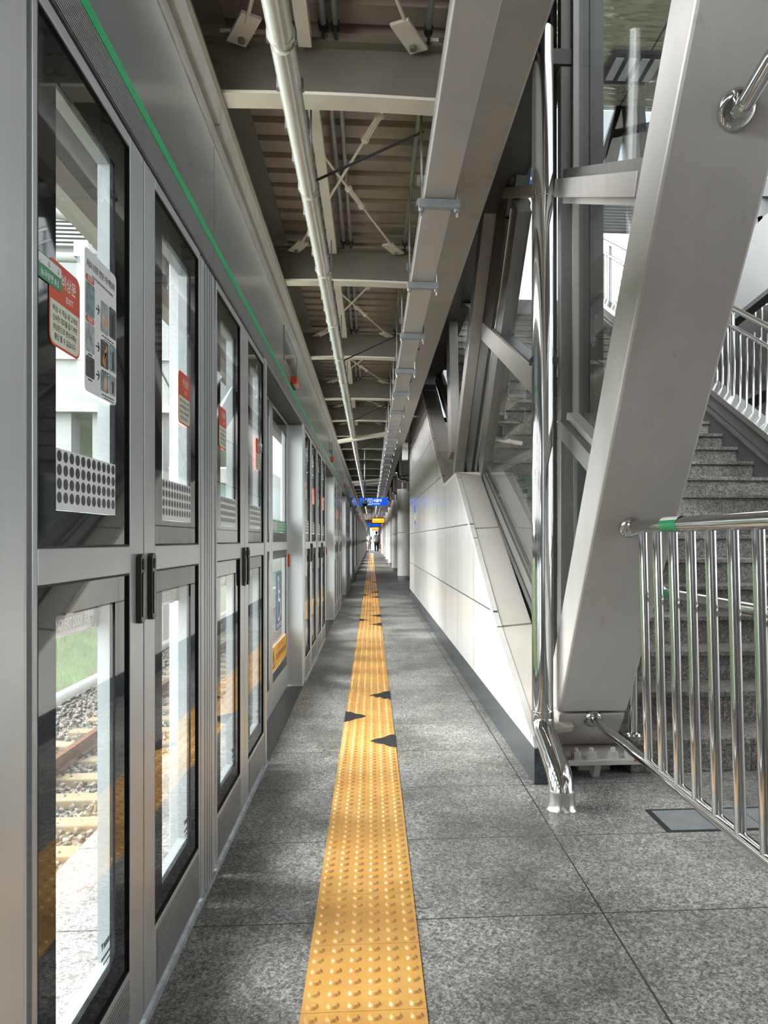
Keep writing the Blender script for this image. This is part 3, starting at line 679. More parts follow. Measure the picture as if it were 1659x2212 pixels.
# sloping coping panels
edge = [(y_, z_, y_ + .07, z_ + .012) for y_, z_ in ((3.513, .209), (4.50, .607), (5.70, 1.221), (6.744, 1.751))]
CI = .985
def coping(a, b, lab, gap=.02):
    p0, p1 = Vector((WX - .004, a[0], a[1])), Vector((WX - .004, b[0], b[1])); q0, q1 = Vector((CI, a[2], a[3] if len(a) > 3 else a[1] + .02)), Vector((CI, b[2], b[3] if len(b) > 3 else b[1] + .02))
    e = (p1 - p0).normalized() * gap; e2 = (q1 - q0).normalized() * gap
    dn = Vector((0, .03, -.03)); top = [p0 + e, p1, q1, q0 + e2]
    mb = MB().add(top + [v + dn for v in top], [(0, 1, 2, 3), (7, 6, 5, 4), (0, 4, 5, 1), (1, 5, 6, 2), (2, 6, 7, 3), (3, 7, 4, 0)])
    tag(mb.build('coping_panel', COPING), lab, 'coping', 'coping panels')
coping(edge[0], edge[1], 'lowest cream coping panel on the sloping wall, right above the skirting')
coping(edge[1], edge[2], 'second cream coping panel up the sloping wall')
coping(edge[2], edge[3], 'third cream coping panel, at the first peak of the wall')
ups = [(oy, oz, oy + .07, oz + .012) for oy, oz in ((7.83, 1.727), (8.95, 2.19), (10.0, 2.72), (11.2, 3.38), (11.5, 3.53))]
for i in range(4): coping(ups[i], ups[i + 1], '%s cream coping panel of the upper slope beyond the notch' % ordinal(i))
tag(MB().prism([(6.744, 1.751), (7.83, 1.727), (7.83, 1.70), (6.744, 1.72)], 0, WX - .002, CI).build('notch_cap', COPING), 'short cream capping in the notch between the two slopes', 'coping')
# ---------------------------------------------------------------- downpipe
dp = thing('downpipe', 'polished stainless downpipe in front of the glazing, offset at its foot', 'pipe', (.806, 3.14, 0))
def rel(v): return Vector(v) - Vector((.806, 3.14, 0))
PXU = (.829, 3.60)
MB().tube([rel((*PXU, 3.62)), rel((*PXU, .30))], .052, 28).build('upper_pipe', STEEL, dp, smooth=40)
el = [rel((*PXU, .31)), rel((*PXU, .27)), rel((.828, 3.585, .235)), rel((.825, 3.52, .205)), rel((.817, 3.34, .165)), rel((.810, 3.205, .13)), rel((.807, 3.155, .10)), rel((.806, 3.14, .06)), rel((.806, 3.14, .0))]
MB().tube(el, [.055, .055, .055, .055, .055, .055, .055, .055, .055], 28).build('elbow', STEEL, dp, smooth=60)
MB().tube([rel((*PXU, 2.80)), rel((*PXU, 2.83))], .055, 28).build('joint_ring', STEEL, dp, smooth=40)
MB().lathe([(.067, 0), (.06, .01), (.0565, .03), (.0565, .07), (.057, .072), (.057, .076), (.0565, .08)], (0, 0, 0), 28).build('floor_collar', STEEL_S, dp, smooth=40)
MB().box(-.03, .10, .45, .52, 2.0, 2.03).build('wall_bracket', FRAME_D, dp)
# ---------------------------------------------------------------- big leaning strut
SX0, SX1 = .905, 1.25
sb = thing('leaning_strut', 'massive pale grey box strut leaning up towards the viewer on the right', 'strut', (1.08, 3.7, 0))
def SY(z): return 3.80 - .664 * z
def rs(x, y, z): return (x - 1.08, y - 3.7, z)
m_ = MB(); zt = 4.1
m_.prism([(SY(.30) - 3.7, .30), (SY(zt) - 3.7, zt), (SY(zt) + .27 - 3.7, zt), (SY(.30) + .27 - 3.7, .30)], 0, SX0 - 1.08, SX1 - 1.08)
m_.build('strut_box', STRUT, sb, bevel=.012)
MB().prism([(SY(.3) - 3.7, .29), (SY(.12) + .02 - 3.7, .10), (SY(.12) + .30 - 3.7, .10), (SY(.3) + .27 - 3.7, .29)], 0, SX0 + .01 - 1.08, SX1 - .01 - 1.08).build('strut_foot', STRUT, sb, bevel=.006)
bp = MB().box(SX0 - 1.08 - .02, SX1 - 1.08 + .03, -.22, .32, .072, .098).build('base_plate', STRUT, sb, bevel=.004)
MB().prism([(-.20, .072), (-.16, .0), (-.12, .0), (-.06, .072)], 0, -.02, .01).box(-.06, .1, -.05, .25, 0, .072).build('pedestal', STRUT, bp)
for x in (-.11, -.035, .07, .15):
    b_ = MB().lathe([(.034, .098), (.034, .103), (.025, .103), (.025, .132)], (x, -.185, 0), 6).lathe([(.012, .132), (.012, .145), (.008, .149)], (x, -.185, 0), 8); b_.build('anchor_bolt', STRUT, bp)
MB().box(.16, .175, -.224, -.221, .09, .10).build('orange_mark', REDF, bp)
# ---------------------------------------------------------------- front railing
rl = thing('railing', 'stainless steel railing with vertical bars between strut and viewer', 'railing', (1.07, 1.9, 0))
TOPX, BOTX, TOPZ, BOTZ = 1.055, 1.085, 1.193, .262
def rr_(x, y, z): return (x - 1.07, y - 1.9, z)
MB().tube([rr_(TOPX, SY(1.19) + .01, TOPZ), rr_(TOPX, .75, TOPZ)], .025, 20).build('top_rail', STEEL, rl, smooth=40)
MB().tube([rr_(BOTX, SY(.262) + .01, BOTZ), rr_(BOTX, .75, BOTZ)], .021, 20).build('bottom_rail', STEEL, rl, smooth=40)
for i in range(14):
    y = 2.878 - .147 * i
    MB().tube([rr_(TOPX + .006, y, TOPZ - .01), rr_(BOTX, y, BOTZ)], .0175, 16).build('baluster', STEEL, rl, smooth=40)
for x, z in ((TOPX, TOPZ), (BOTX, BOTZ)):
    nrm = Vector((0, -1, -.664)).normalized(); c_ = Vector(rr_(x, SY(z), z))
    MB().tube([c_ + nrm * -.005, c_ + nrm * .012, c_ + nrm * .02, c_ + nrm * .024], [.047, .047, .040, .03], 22).build('flange', STEEL, rl, smooth=50)
lb = MB().tube([rr_(TOPX, 2.64, TOPZ), rr_(TOPX, 2.49, TOPZ)], .0256, 20, cap=False).build('tape_label', GREENF, rl, smooth=40); lb['label'] = 'green tape with white upper edge wrapped on the top rail'
MB().tube([rr_(TOPX, 2.64, TOPZ + .006), rr_(TOPX, 2.49, TOPZ + .006)], .0225, 20, cap=False).build('tape_edge', WHITE, lb, smooth=40)
# bent rail fixed high on the strut
hr = thing('bracket_rail', 'thick stainless pipe rail bent out of the strut near the top right corner', 'handrail', (1.092, 2.184, 2.434))
nrm = Vector((0, -1, -.664)).normalized()
MB().tube([Vector((0, 0, 0)) + nrm * -.01, nrm * .03, nrm * .06 + Vector((.0, -.02, .02)), Vector((.03, -.15, .06)), Vector((.05, -.5, .07)), Vector((.05, -1.5, .07))], .026, 20).build('rail_pipe', STEEL, hr, smooth=60)
MB().tube([nrm * -.005, nrm * .01, nrm * .018, nrm * .022], [.058, .058, .05, .04], 24).build('rail_flange', STEEL, hr, smooth=50)
# ---------------------------------------------------------------- glazed screen beside the stairs
gs_ = thing('glazed_screen', 'tall slanting glazed screen with grey frames above the white wall', 'glazing', (0, 0, 0))
FX = .95
def bar_px(a, b, wpx, name, m, X=FX, depth=.10, dx=0):
    """frame bar in the plane of the glazing between two photo points"""
    p, q = onx(*a, X), onx(*b, X); mid_ = (p + q) / 2; d = mid_.y * ct + mid_.x * st
    ax = (q - p).normalized(); nx = Vector((1, 0, 0)); b2 = ax.cross(nx)
    # thickness in the picture -> thickness in the plane
    import mathutils
    def pr(v): dd = v.y * ct + v.x * st; return Vector((CX + FP * (v.x * ct - v.y * st) / dd, HY - FP * (v.z - EYE) / dd))
    e0, e1 = pr(mid_), pr(mid_ + b2 * .02); l0, l1 = pr(p), pr(q); n2 = Vector((l1.y - l0.y, l0.x - l1.x)).normalized()
    k = abs((e1 - e0).dot(n2)) / .02
    return MB().bar(p + nx * (depth / 2 + dx), q + nx * (depth / 2 + dx), depth, wpx / k).build(name, m, gs_, bevel=.003)
bar_px((1009, 1014), (1085, 440), 20, 'mullion', FRAME_D)
bar_px((1085, 440), (1112, 235), 22, 'mullion', FRAME, dx=.0)
bar_px((1021, 1014), (1094, 440), 7, 'glazing_bead', STEEL_S, dx=.02)
bar_px((1029, 1014), (1103, 440), 12, 'inner_frame', FRAME, dx=.03)
bar_px((1075, 418), (1180, 408), 25, 'transom', FRAME_L, X=.938)
bar_px((1040, 714), (1180, 855), 34, 'transom', FRAME_L, X=.938)
bar_px((1052, 709), (1180, 822), 10, 'glazing_bead', FRAME_D, dx=.012)
bar_px((1104, 300), (1093, 400), 20, 'inner_frame', FRAME, dx=.03)
# sill parallel to the coping
for dz, th, m, nm, dx in ((.0, .05, FRAME_D, 'sill_gap', .0), (.07, .09, FRAME, 'sill_frame', .01), (.135, .035, STEEL_S, 'glazing_bead', .02), (.185, .06, FRAME, 'inner_sill', .05)):
    pa, pb = Vector((CI + .05 + dx, 3.95, .44 + dz)), Vector((CI + .05 + dx, 6.95, 1.76 + dz))
    MB().bar(pa, pb, .1, th).build(nm, m, gs_)
for dz, th, m, nm, dx in ((.0, .06, FRAME_D, 'sill_gap', .0), (.09, .10, FRAME, 'sill_frame', .01)):
    pa, pb = Vector((CI + .05 + dx, 8.0, 1.84 + dz)), Vector((CI + .05 + dx, 11.6, 3.62 + dz))
    MB().bar(pa, pb, .1, th).build(nm, m, gs_)
# small frames high up near the girder
bar_px((990, 655), (1014, 672), 12, 'transom', FRAME_L)
bar_px((997, 600), (989, 655), 9, 'inner_frame', FRAME)
# glass: one sheet per field, cut to the slopes
GXX = 1.02
def pane(poly): MB().prism(poly, 0, GXX, GXX + .012).build('pane', GLASS_W, gs_)
a_, b2_, c2_ = onx(1037, 705, GXX), onx(1160, 815, GXX), onx(1160, 405, GXX); d_ = onx(1082, 415, GXX)
pane([(v.y, v.z) for v in (a_, b2_, c2_, d_)])
pane([(v.y, v.z) for v in (onx(1005, 1010, GXX), Vector((0, 4.2, .66)), onx(1160, 840, GXX), onx(1040, 725, GXX))])
pane([(v.y, v.z) for v in (d_, c2_, onx(1160, 150, GXX), onx(1112, 235, GXX))])
pane([(8.1, 1.98), (12.3, 3.6), (8.6, 3.95), (7.4, 3.5)])
# post behind the downpipe and the window beside it
MB().box(.985, 1.055, 3.86, 3.93, .30, 4.4).build('post', FRAME, gs_, bevel=.003)
MB().box(.955, .985, 3.94, 4.10, .35, 4.4).build('post_channel', FRAME_D, gs_)
MB().box(.955, .975, 3.97, 4.0, .35, 4.4).build('post_seal', pmat('brown_seal', (.10, .085, .075), .4, .2, .2, 6), gs_)
pR = [(1216, 407), (1392, 400)]
p, q = onx(1216, 407, .97), onx(1400, 398, .97)
MB().bar(p, q, .09, .085).build('transom', FRAME_L, gs_, bevel=.003)
MB().bar(p + Vector((.03, 0, .07)), q + Vector((.03, 0, .07)), .06, .05).build('glazing_bead', FRAME, gs_)
MB().bar(p + Vector((.03, 0, -.06)), q + Vector((.03, 0, -.06)), .06, .03).build('glazing_bead', FRAME_L, gs_)
p2, q2 = onx(1224, 925, .985), onx(1300, 1012, .985)
MB().bar(p2, q2, .08, .085).build('transom', FRAME, gs_, bevel=.003)
MB().bar(p2 + Vector((.03, 0, .06)), q2 + Vector((.03, 0, .06)), .06, .04).build('glazing_bead', FRAME_L, gs_)
for z0, z1 in ((1.72, 2.93), (2.9, 4.4)): MB().box(1.045, 1.075, 3.835, 3.86, z0, z1).build('glazing_bead', FRAME_L, gs_)
MB().prism([(3.85, .5), (3.85, 4.3), (1.35, 4.3)], 0, 1.06, 1.07).build('pane', GLASS_W, gs_)
# far mullions
ms = thing('slender_mullion', 'pale mullion leaning over the first peak of the white wall', 'mullion', (0, 0, 0))
p, q = onx(989, 1017, .90), onx(1076, 290, .90); MB().bar(p, q, .10, .17).build('mullion_box', FRAME_L, ms, bevel=.006)
ms = thing('slender_mullion', 'short pale mullion farther back, meeting the leaning one at the notch', 'mullion', (0, 0, 0))
p, q = onx(981, 985, .92), onx(975, 660, .92); MB().bar(p, q, .10, .30).build('mullion_box', FRAME_L, ms, bevel=.006)
struct('trim_2', MB().box(.63, .84, 1.9, 3.85, 3.62, 3.70).box(.63, 1.05, 3.85, 15.0, 3.62, 3.70).box(.80, 1.1, 1.4, 9., 4.4, 4.46).box(.80, .84, 1.4, 9., 3.70, 4.4).box(.64, .70, 4.4, 15.0, 3.3, 3.62), FRAME_D, 'dark soffit between the box girder and the glazing, with added sky-blocking closures', 'soffit')  # upright closure and top slab added to keep sky reflections off the pane
tag(MB().box(1.14, 1.27, 4.10, 4.2, .2, 4.6).box(1.21, 1.285, 4.09, 4.19, .2, 4.6).build('inner_column', FRAME_D), 'dark grey column just behind the window glass beside the strut', 'column')
tag(MB().bar(onx(1058, 1010, 1.12), onx(1126, 430, 1.12), .12, .16).build('inner_strut', FRAME), 'grey inner strut seen through the slanted pane left of the downpipe', 'strut')
# ---------------------------------------------------------------- stairs
BLUES = glow('blue_sign', (.004, .09, .62), .75); SIGNW = glow('sign_white', (.9, .95, 1.), .9)
SXL, SXR, Y1, RIS, GO, NS = 1.02, 3.45, 3.57, .168, .30, 28
sr = thing('staircase', 'grey granite staircase climbing away on the right', 'stairs', (SXL, Y1, 0))
for i in range(NS):
    y = GO * i; z = RIS * (i + 1); last = i == NS - 1
    x0 = .24 if i < 2 else 0
    m_ = MB().box(x0, SXR - SXL, y + .012, y + GO + .03 + (2.2 if last else 0), max(0, z - .34), z - .03).box(x0, SXR - SXL, y - .008, y + GO + .012 + (2.2 if last else 0), z - .03, z)
    m_.build('step', STEP, sr, bevel=.004)
def slope(y): return .56 * (y - Y1) + RIS       # nosing line
# dark stringer and metal edge on the right side of the stairs
cb = thing('stair_stringer', 'dark stringer with bright metal edges along the far side of the stairs', 'stringer', (SXR, Y1, 0))
L_ = 9.5
MB().prism([(-.6, -.02), (-.4, -.3), (L_, .56 * L_ - .3), (L_, .56 * L_ + .42), (-.6, .10 + .16)], 0, 0, .14).build('stringer_board', FRAME_D, cb)
MB().bar((-.01, -.5, .22), (-.01, L_, .56 * L_ + .62 - .12), .05, .035).build('edge_strip', STEEL_S, cb)
MB().bar((.06, -.5, .24), (.06, L_, .56 * L_ + .64 - .10), .2, .03).build('edge_cap', STEEL_S, cb)
MB().bar((-.03, -.5, .03), (-.03, L_, .56 * L_ + .30), .03, .03).build('edge_strip', STEEL_S, cb)
sl = thing('stair_railing', 'stainless railing with two rails and bars on the far side of the stairs', 'railing', (SXR + .1, Y1, 0))
for h_, r_ in ((1.24, .028), (1.06, .02)): MB().tube([(0, -.5, .168 - .28 + h_), (0, L_, .56 * L_ + .168 + h_)], r_, 14).build('rail', STEEL, sl, smooth=40)
for i in range(76):
    y = -.3 + .125 * i; MB().tube([(0, y, .56 * y + .168 + .18), (0, y, .56 * y + .168 + 1.06)], .012, 8).build('baluster', STEEL, sl, smooth=40)
for i in range(10):
    y = -.2 + .95 * i; MB().tube([(0, y, .56 * y + .168 + .18), (0, y, .56 * y + .168 + 1.24)], .02, 10).build('post', STEEL, sl, smooth=40)
# left handrail of the stairs with its end post
lh = thing('stair_handrail', 'stainless handrail at the foot of the stairs on its own post, behind the railing', 'handrail', (1.30, 3.24, 0))
MB().tube([(0, -1.4, .90), (0, 0, .905), (-.01, .06, .925), (-.02, 1.2, .925 + .62), (-.02, 6, .925 + .62 + 2.7)], .021, 14).build('rail', STEEL, lh, smooth=50)
MB().tube([(0, .42, .168), (0, .42, 1.13)], .024, 14).build('end_post', STEEL, lh, smooth=50)
MB().lathe([(.045, .168), (.042, .178), (.026, .184)], (0, .42, 0), 18).build('post_flange', STEEL, lh, smooth=50)
MB().tube([(0, -.02, .905), (0, -.16, .904)], .0216, 14, cap=False).build('tape_label', GREENF, lh, smooth=50)
MB().tube([(0, -1.3, .90), (0, -1.3, .0)], .021, 12).build('near_post', STEEL, lh, smooth=50)
# floor hatch
fh = thing('floor_hatch', 'flush stainless tiled hatch in the floor behind the railing', 'hatch', (1.16, 2.86, 0))
MB().box(-.012, 1.0, -.008, .235, -.01, .0015).build('hatch_frame', INK, fh)
for i in range(5): MB().box(.012 + i * .19, .197 + i * .19, .004, .215, 0, .003).build('hatch_plate', GALV, fh)
# flight turning back above, seen past the strut
rf = thing('return_flight', 'upper return flight with white side panel and dark edge beyond the strut', 'stairs', (0, 0, 0))
a_, b_ = onx(1560, 716, 3.95), onx(1700, 606, 3.95)
d_ = (b_ - a_)
a0 = a_ - d_ * 1.2; b0 = b_ + d_ * 1.5
MB().bar(a0, b0, .12, .05).build('dark_edge', FRAME_D, rf)
MB().bar(a0 + Vector((.02, 0, .42)), b0 + Vector((.02, 0, .42)), .05, .8).build('side_panel', HALLW, rf)
nn = 34
for i in range(nn):
    p = a0 + (b0 - a0) * (i / (nn - 1)); MB().tube([p + Vector((.35, .0, -.02)), p + Vector((.35, 0, -.75))], .012, 8).build('baluster', STEEL, rf, smooth=40)
MB().bar(a0 + Vector((.35, 0, -.78)), b0 + Vector((.35, 0, -.78)), .25, .05).build('tread_edge', FRAME_D, rf)
sl2 = thing('landing_railing', 'second stainless railing farther behind the stair railing', 'railing', (4.6, Y1, 0))
MB().tube([(0, 1.0, .56 * 1.0 + 1.75), (0, 8.5, .56 * 8.5 + 1.75)], .026, 12).build('rail', STEEL, sl2, smooth=40)
for i in range(50):
    y = 1.1 + .15 * i; MB().tube([(0, y, .56 * y + .85), (0, y, .56 * y + 1.75)], .012, 8).build('baluster', STEEL, sl2, smooth=40)
MB().prism([(0.8, .56 * .8 + .3), (8.6, .56 * 8.6 + .3), (8.6, .56 * 8.6 + .85), (.8, .56 * .8 + .85)], 0, .0, .12).build('base_board', FRAME, sl2)
tag(MB().prism([(.2, 0), (9, 0), (9, 6.0), (.2, 1.15)], 0, 4.78, 4.9).build('dark_backing', pmat('olive_backing', (.13, .12, .10), .5, 0, .3, 3), loc=(0, Y1, 0)), 'added dark olive backing behind the two stair railings', 'wall')  # invented dark mass that darkens the overbright hall behind the railings
# glazed lattice on the far right side of the stair hall
la = thing('lattice_facade', 'bright lattice of white beams and glass on the far side of the stair hall', 'glazing', (0, 0, 0))
LX = 5.4
def lbar(a, b, w, m=FRAME_L, nm='lattice_bar', X=LX):
    p, q = onx(*a, X), onx(*b, X); MB().bar(p, q, .14, w).build(nm, m, la)
lbar((1570, 588), (1760, 668), .17, HALLW); lbar((1590, 545), (1720, 650), .36, HALLW); lbar((1560, 408), (1760, 402), .22, HALLW); lbar((1560, 505), (1760, 452), .16, HALLW)
lbar((1640, 380), (1700, 820), .12, HALLW)
MB().prism([(4, .2), (15, 6.3), (15, 8.6), (4, 8.6)], 0, LX + .1, LX + .115).build('pane', GLASS_T, la)
# ceiling of the stair hall and the slanting window wall at its end
struct('ceiling_hall', MB().box(1.1, 9.0, 2.0, 12.6, 8.5, 8.6), GOLD, 'polished gold-white ceiling of the stair hall seen through the window', 'ceiling')
lw = thing('hall_window', 'lattice window at the end of the stair hall under the shiny ceiling', 'glazing', (0, 0, 0))
def hb(a, b, w, m, Y=12.55):
    p, q = ony(*a, Y), ony(*b, Y); MB().bar(p, q, .18, w, (0, 1, 0)).build('lattice_bar', m, lw)
hb((1352, 190), (1300, 430), .22, FRAME_L); hb((1350, 190), (1372, 420), .26, FRAME_L); hb((1376, 180), (1394, 420), .14, FRAME); hb((1318, 296), (1440, 270), .14, FRAME); hb((1300, 345), (1345, 200), .1, FRAME)
hb((1290, 460), (1480, 436), .3, FRAME_L)
p0, p1 = ony(1250, 200, 12.62), ony(1500, 480, 12.62)
MB().box(p0.x, p1.x, 12.62, 12.635, p1.z, 8.5).build('pane', GLASS_T, lw)
p0, p1 = onz(1322, 110, 8.47), onz(1440, 96, 8.47)
cl = thing('louvre_lamp', 'dark slotted lamp set in the shiny hall ceiling', 'lamp', (0, 0, 0)); MB().box(p0.x, p1.x, p0.y, p0.y + .75, 8.44, 8.5).build('lamp_tray', FRAME_D, cl)
for i in range(8): MB().box(p0.x + .1 + i * .2, p0.x + .22 + i * .2, p0.y + .1, p0.y + .65, 8.43, 8.44).build('lamp_fin', PLAST, cl)
p0, p1 = ony(1139, 402, 7.), ony(1185, 352, 7.)
hs = thing('hall_sign', 'blue hall sign glimpsed through the upper pane beside the downpipe', 'sign', (0, 0, 0)); MB().box(p0.x, p1.x, 7., 7.06, p0.z, p1.z).build('board', BLUES, hs)
for i in range(2): MB().box(p0.x + .02, p1.x - .02, 6.994, 7., p0.z + .06 + i * .09, p0.z + .085 + i * .09).build('sign_line', SIGNW, hs)
lv = thing('louvred_screen', 'white louvred panel below the hall window', 'louvre', (0, 0, 0))
p0, p1 = ony(1290, 440, 12.3), ony(1500, 505, 12.3)
for i in range(9):
    z = p1.z + (p0.z - p1.z) * i / 9; MB().box(p0.x, p1.x, 12.28, 12.36, z, z + .04).build('slat', HALLW, lv)
MB().box(p0.x, p1.x, 12.36, 12.38, p1.z, p0.z).build('louvre_back', FRAME, lv)
struct('wall_hall', MB().box(2.3, 9, 15.0, 15.1, 0, 6.0), pmat('hall_wall', (.27, .265, .255), .5, 0, .08, 2), 'pale wall closing the stair hall at the top of the stairs', 'wall')

# ---------------------------------------------------------------- far things along the right side
for k in range(7):
    y = 21.1 + 6 * k; x = .92 + (.0 if k == 0 else -.0)
    c_ = thing('clad_column', '%s round beige clad column along the right, counted from the near end' % ordinal(k), 'column', (x, y, 0), 'round columns')
    MB().lathe([(.185, .0), (.185, .13)], (0, 0, 0), 20).build('base_ring', COLB, c_, smooth=40)
    MB().lathe([(.20, .13), (.20, 1.33)], (0, 0, 0), 20).build('lower_cladding', COLM, c_, smooth=40)
    MB().lathe([(.20, 1.345), (.20, 2.42)], (0, 0, 0), 20).build('upper_cladding', COLM, c_, smooth=40)
    MB().lathe([(.205, 2.42), (.205, 2.56)], (0, 0, 0), 20).build('cap_ring', COLM, c_, smooth=40)
for k in range(3):
    y = 20.7 + 6 * k
    ax_ = .70
    pts = [(ax_, y, 3.49), (ax_, y, 2.98), (ax_ + .02, y, 2.86), (ax_ + .08, y, 2.79), (ax_ + .24, y, 2.77), (ax_ + .31, y, 2.72), (ax_ + .33, y + .2, 2.52)]
    tag(MB().tube(pts, .05, 14).build('drain_pipe', STEEL, smooth=60), '%s bent stainless drain pipe dropping onto a round column' % ordinal(k), 'pipe', 'drain pipes')
    tag(MB().tube([(ax_ + .16, y + .3, 3.49), (ax_ + .16, y + .3, 2.56)], .022, 10).build('riser_pipe', CREAM, smooth=60), '%s slim riser pipe rising from the top of a round column' % ordinal(k), 'pipe', 'riser pipes')
a = ony(875, 976, 14.6)
sp = thing('horn_box', 'white box loudspeaker bracketed to the end of the white wall', 'loudspeaker', tuple(a))
MB().box(-.055, .055, -.1, .1, -.16, .17).build('speaker_case', PLAST, sp, bevel=.01); MB().box(.045, .06, -.09, .09, -.15, .16).build('speaker_back', FRAME, sp)
MB().bar((0, 0, .17), (-.12, .02, .19), .03, .02).build('speaker_bracket', GALV, sp)
# cream tubes that cross the platform
for (p, q, y, lab) in (((726, 955), (882, 929), 13.2, 'nearer cream tube crossing the platform from header to wall'), ((758, 1043), (900, 1026), 24.5, 'farther cream tube crossing the platform from header to wall'), ((765, 1047), (838, 1042), 25.6, 'thin cream tube just behind the farther crossing tube')):
    p_, q_ = ony(*p, y), ony(*q, y); tag(MB().tube([p_, q_], .04 if y < 20 else .045, 12).build('cross_tube', CREAM, smooth=40), lab, 'tube')
# pole with dome camera
p_ = ony(788, 1088, 17.5)
cm = thing('dome_camera', 'dome camera on a thin pole in front of the blue sign', 'camera', (p_.x, p_.y, 0))
MB().tube([(0, 0, p_.z + .06), (0, 0, 3.55)], .016, 10).build('pole', GALV, cm, smooth=40)
MB().lathe([(.03, p_.z + .07), (.075, p_.z + .04), (.08, p_.z)], (0, 0, 0), 18).build('housing', WHITE, cm, smooth=40)
MB().ball((0, 0, p_.z - .005), .065, 16).build('dome', BLACK, cm, smooth=60)
# signs
def board(name, x0, y0, x1, y1, Y, m, lab, cat='sign'):
    a, b = ony(x0, y0, Y), ony(x1, y1, Y); r = thing(name, lab, cat, (a.x, Y, b.z)); w_, h_ = b.x - a.x, a.z - b.z
    MB().box(0, w_, 0, .12, 0, h_).build('board', m, r, bevel=.008)
    for f in (.2, .8): MB().tube([(w_ * f, .06, h_), (w_ * f, .06, 3.55 - b.z)], .02, 8).build('hanger', GALV, r)
    return r, w_, h_
FR_, FU_ = (1, 0, 0), (0, 0, 1)
r, w_, h_ = board('direction_sign', 777, 1075, 837.5, 1092.5, 29.8, BLUES, 'hanging blue direction sign with white arrow and Seoul Station lettering')
t = MB().bar((.13, -.004, h_ / 2), (.24, -.004, h_ - .05), .006, .035, (0, 1, 0)).bar((.13, -.004, h_ / 2), (.24, -.004, .05), .006, .035, (0, 1, 0)); t.build('arrow', SIGNW, r)
t = MB()
for (p, q) in (((.33, .05), (.49, .05)), ((.33, h_ - .05), (.49, h_ - .05)), ((.33, .05), (.33, h_ - .05)), ((.49, .05), (.49, h_ - .05))): t.bar((p[0], -.004, p[1]), (q[0], -.004, q[1]), .006, .014, (0, 1, 0))
t.text('1', (.41, -.004, h_ / 2), FR_, FU_, .2).build('line_number', SIGNW, r)
MB().text('서울역', (.53, -.004, h_ * .64), FR_, FU_, .135, .33, 'LEFT').text('Seoul Station', (.53, -.004, h_ * .26), FR_, FU_, .07, .28, 'LEFT').build('lettering', SIGNW, r)
ORG = glow('led_orange', (1., .16, .01), 2.6); LEDY = glow('led_yellow', (1., .45, .05), 3.)
for (bx, Y, lab) in (((803, 1118, 831, 1131), 44., 'nearer hanging display board with glowing orange text lines'), ((803, 1138, 819, 1146), 62., 'farther hanging display board glowing orange')):
    r, w_, h_ = board('led_display', *bx, Y, GASKET, lab, 'display')
    MB().box(.03, w_ - .03, -.01, 0, .05, h_ - .05).build('lit_panel', ORG, r)
    t = MB(); [t.box(.1 + q * .09, .16 + q * .09, -.014, -.01, h_ - .14, h_ - .09) for q in range(int(w_ / .1) - 2)]; t.build('lit_text', LEDY, r)
board('direction_sign', 804, 1130, 818, 1138, 53., BLUES, 'small far blue sign hung under the orange display')
board('direction_sign', 794, 1130, 801, 1137, 50., BLUES, 'smallest far blue sign hung left of the orange displays')
pb_ = onx(898, 1112, WX)
wp = thing('wall_poster', 'narrow blue and white notice on the white wall', 'notice', (WX, pb_.y, pb_.z))
MB().box(-.012, 0, -.16, .16, -.16, .16).build('notice_sheet', WHITE, wp); MB().box(-.014, -.012, -.16, .16, .03, .16).build('notice_header', BLUES, wp); MB().box(-.014, -.012, -.16, .16, -.16, -.1).build('notice_foot', BLUES, wp)
# things at the far end
tag(MB().box(-.42, -.30, 80, 80.3, .3, 1.9).build('end_screen', glow('end_screen_blue', (.25, .5, .62), .7)), 'upright bluish lit panel at the far end of the platform', 'panel')
vm = thing('vending_machine', 'far drinks machine with a lit blue and white front beside the columns', 'machine', (1.05, 74, 0))
MB().box(-.2, .6, 0, .7, 0, 1.85).build('cabinet', REDF, vm); MB().box(-.15, .55, -.02, 0, .75, 1.75).build('lit_front', glow('machine_front', (.55, .75, 1.), 1.2), vm)

# ---------------------------------------------------------------- people
def skin_body(name, joints, edges, m, parent=None, sub=1, loc=(0, 0, 0)):
    """joints: name -> (x, y, z, radius)"""
    keys = list(joints); me = bpy.data.meshes.new(name); me.from_pydata([joints[k][:3] for k in keys], [(keys.index(a), keys.index(b)) for a, b in edges], [])
    o = bpy.data.objects.new(name, me); C.objects.link(o); md = o.modifiers.new('skin', 'SKIN'); md.use_smooth_shade = True
    for i, k in enumerate(keys):
        r_ = joints[k][3]; me.skin_vertices[0].data[i].radius = r_ if isinstance(r_, tuple) else (r_, r_); me.skin_vertices[0].data[i].use_root = i == 0
    s = o.modifiers.new('sub', 'SUBSURF'); s.levels = s.render_levels = sub
    dg = bpy.context.evaluated_depsgraph_get(); me2 = bpy.data.meshes.new_from_object(o.evaluated_get(dg)); o.modifiers.clear(); o.data = me2
    me2.materials.clear(); me2.materials.append(m); me2.polygons.foreach_set('use_smooth', [True] * len(me2.polygons))
    if parent: o.parent = parent
    o.location = loc; return o
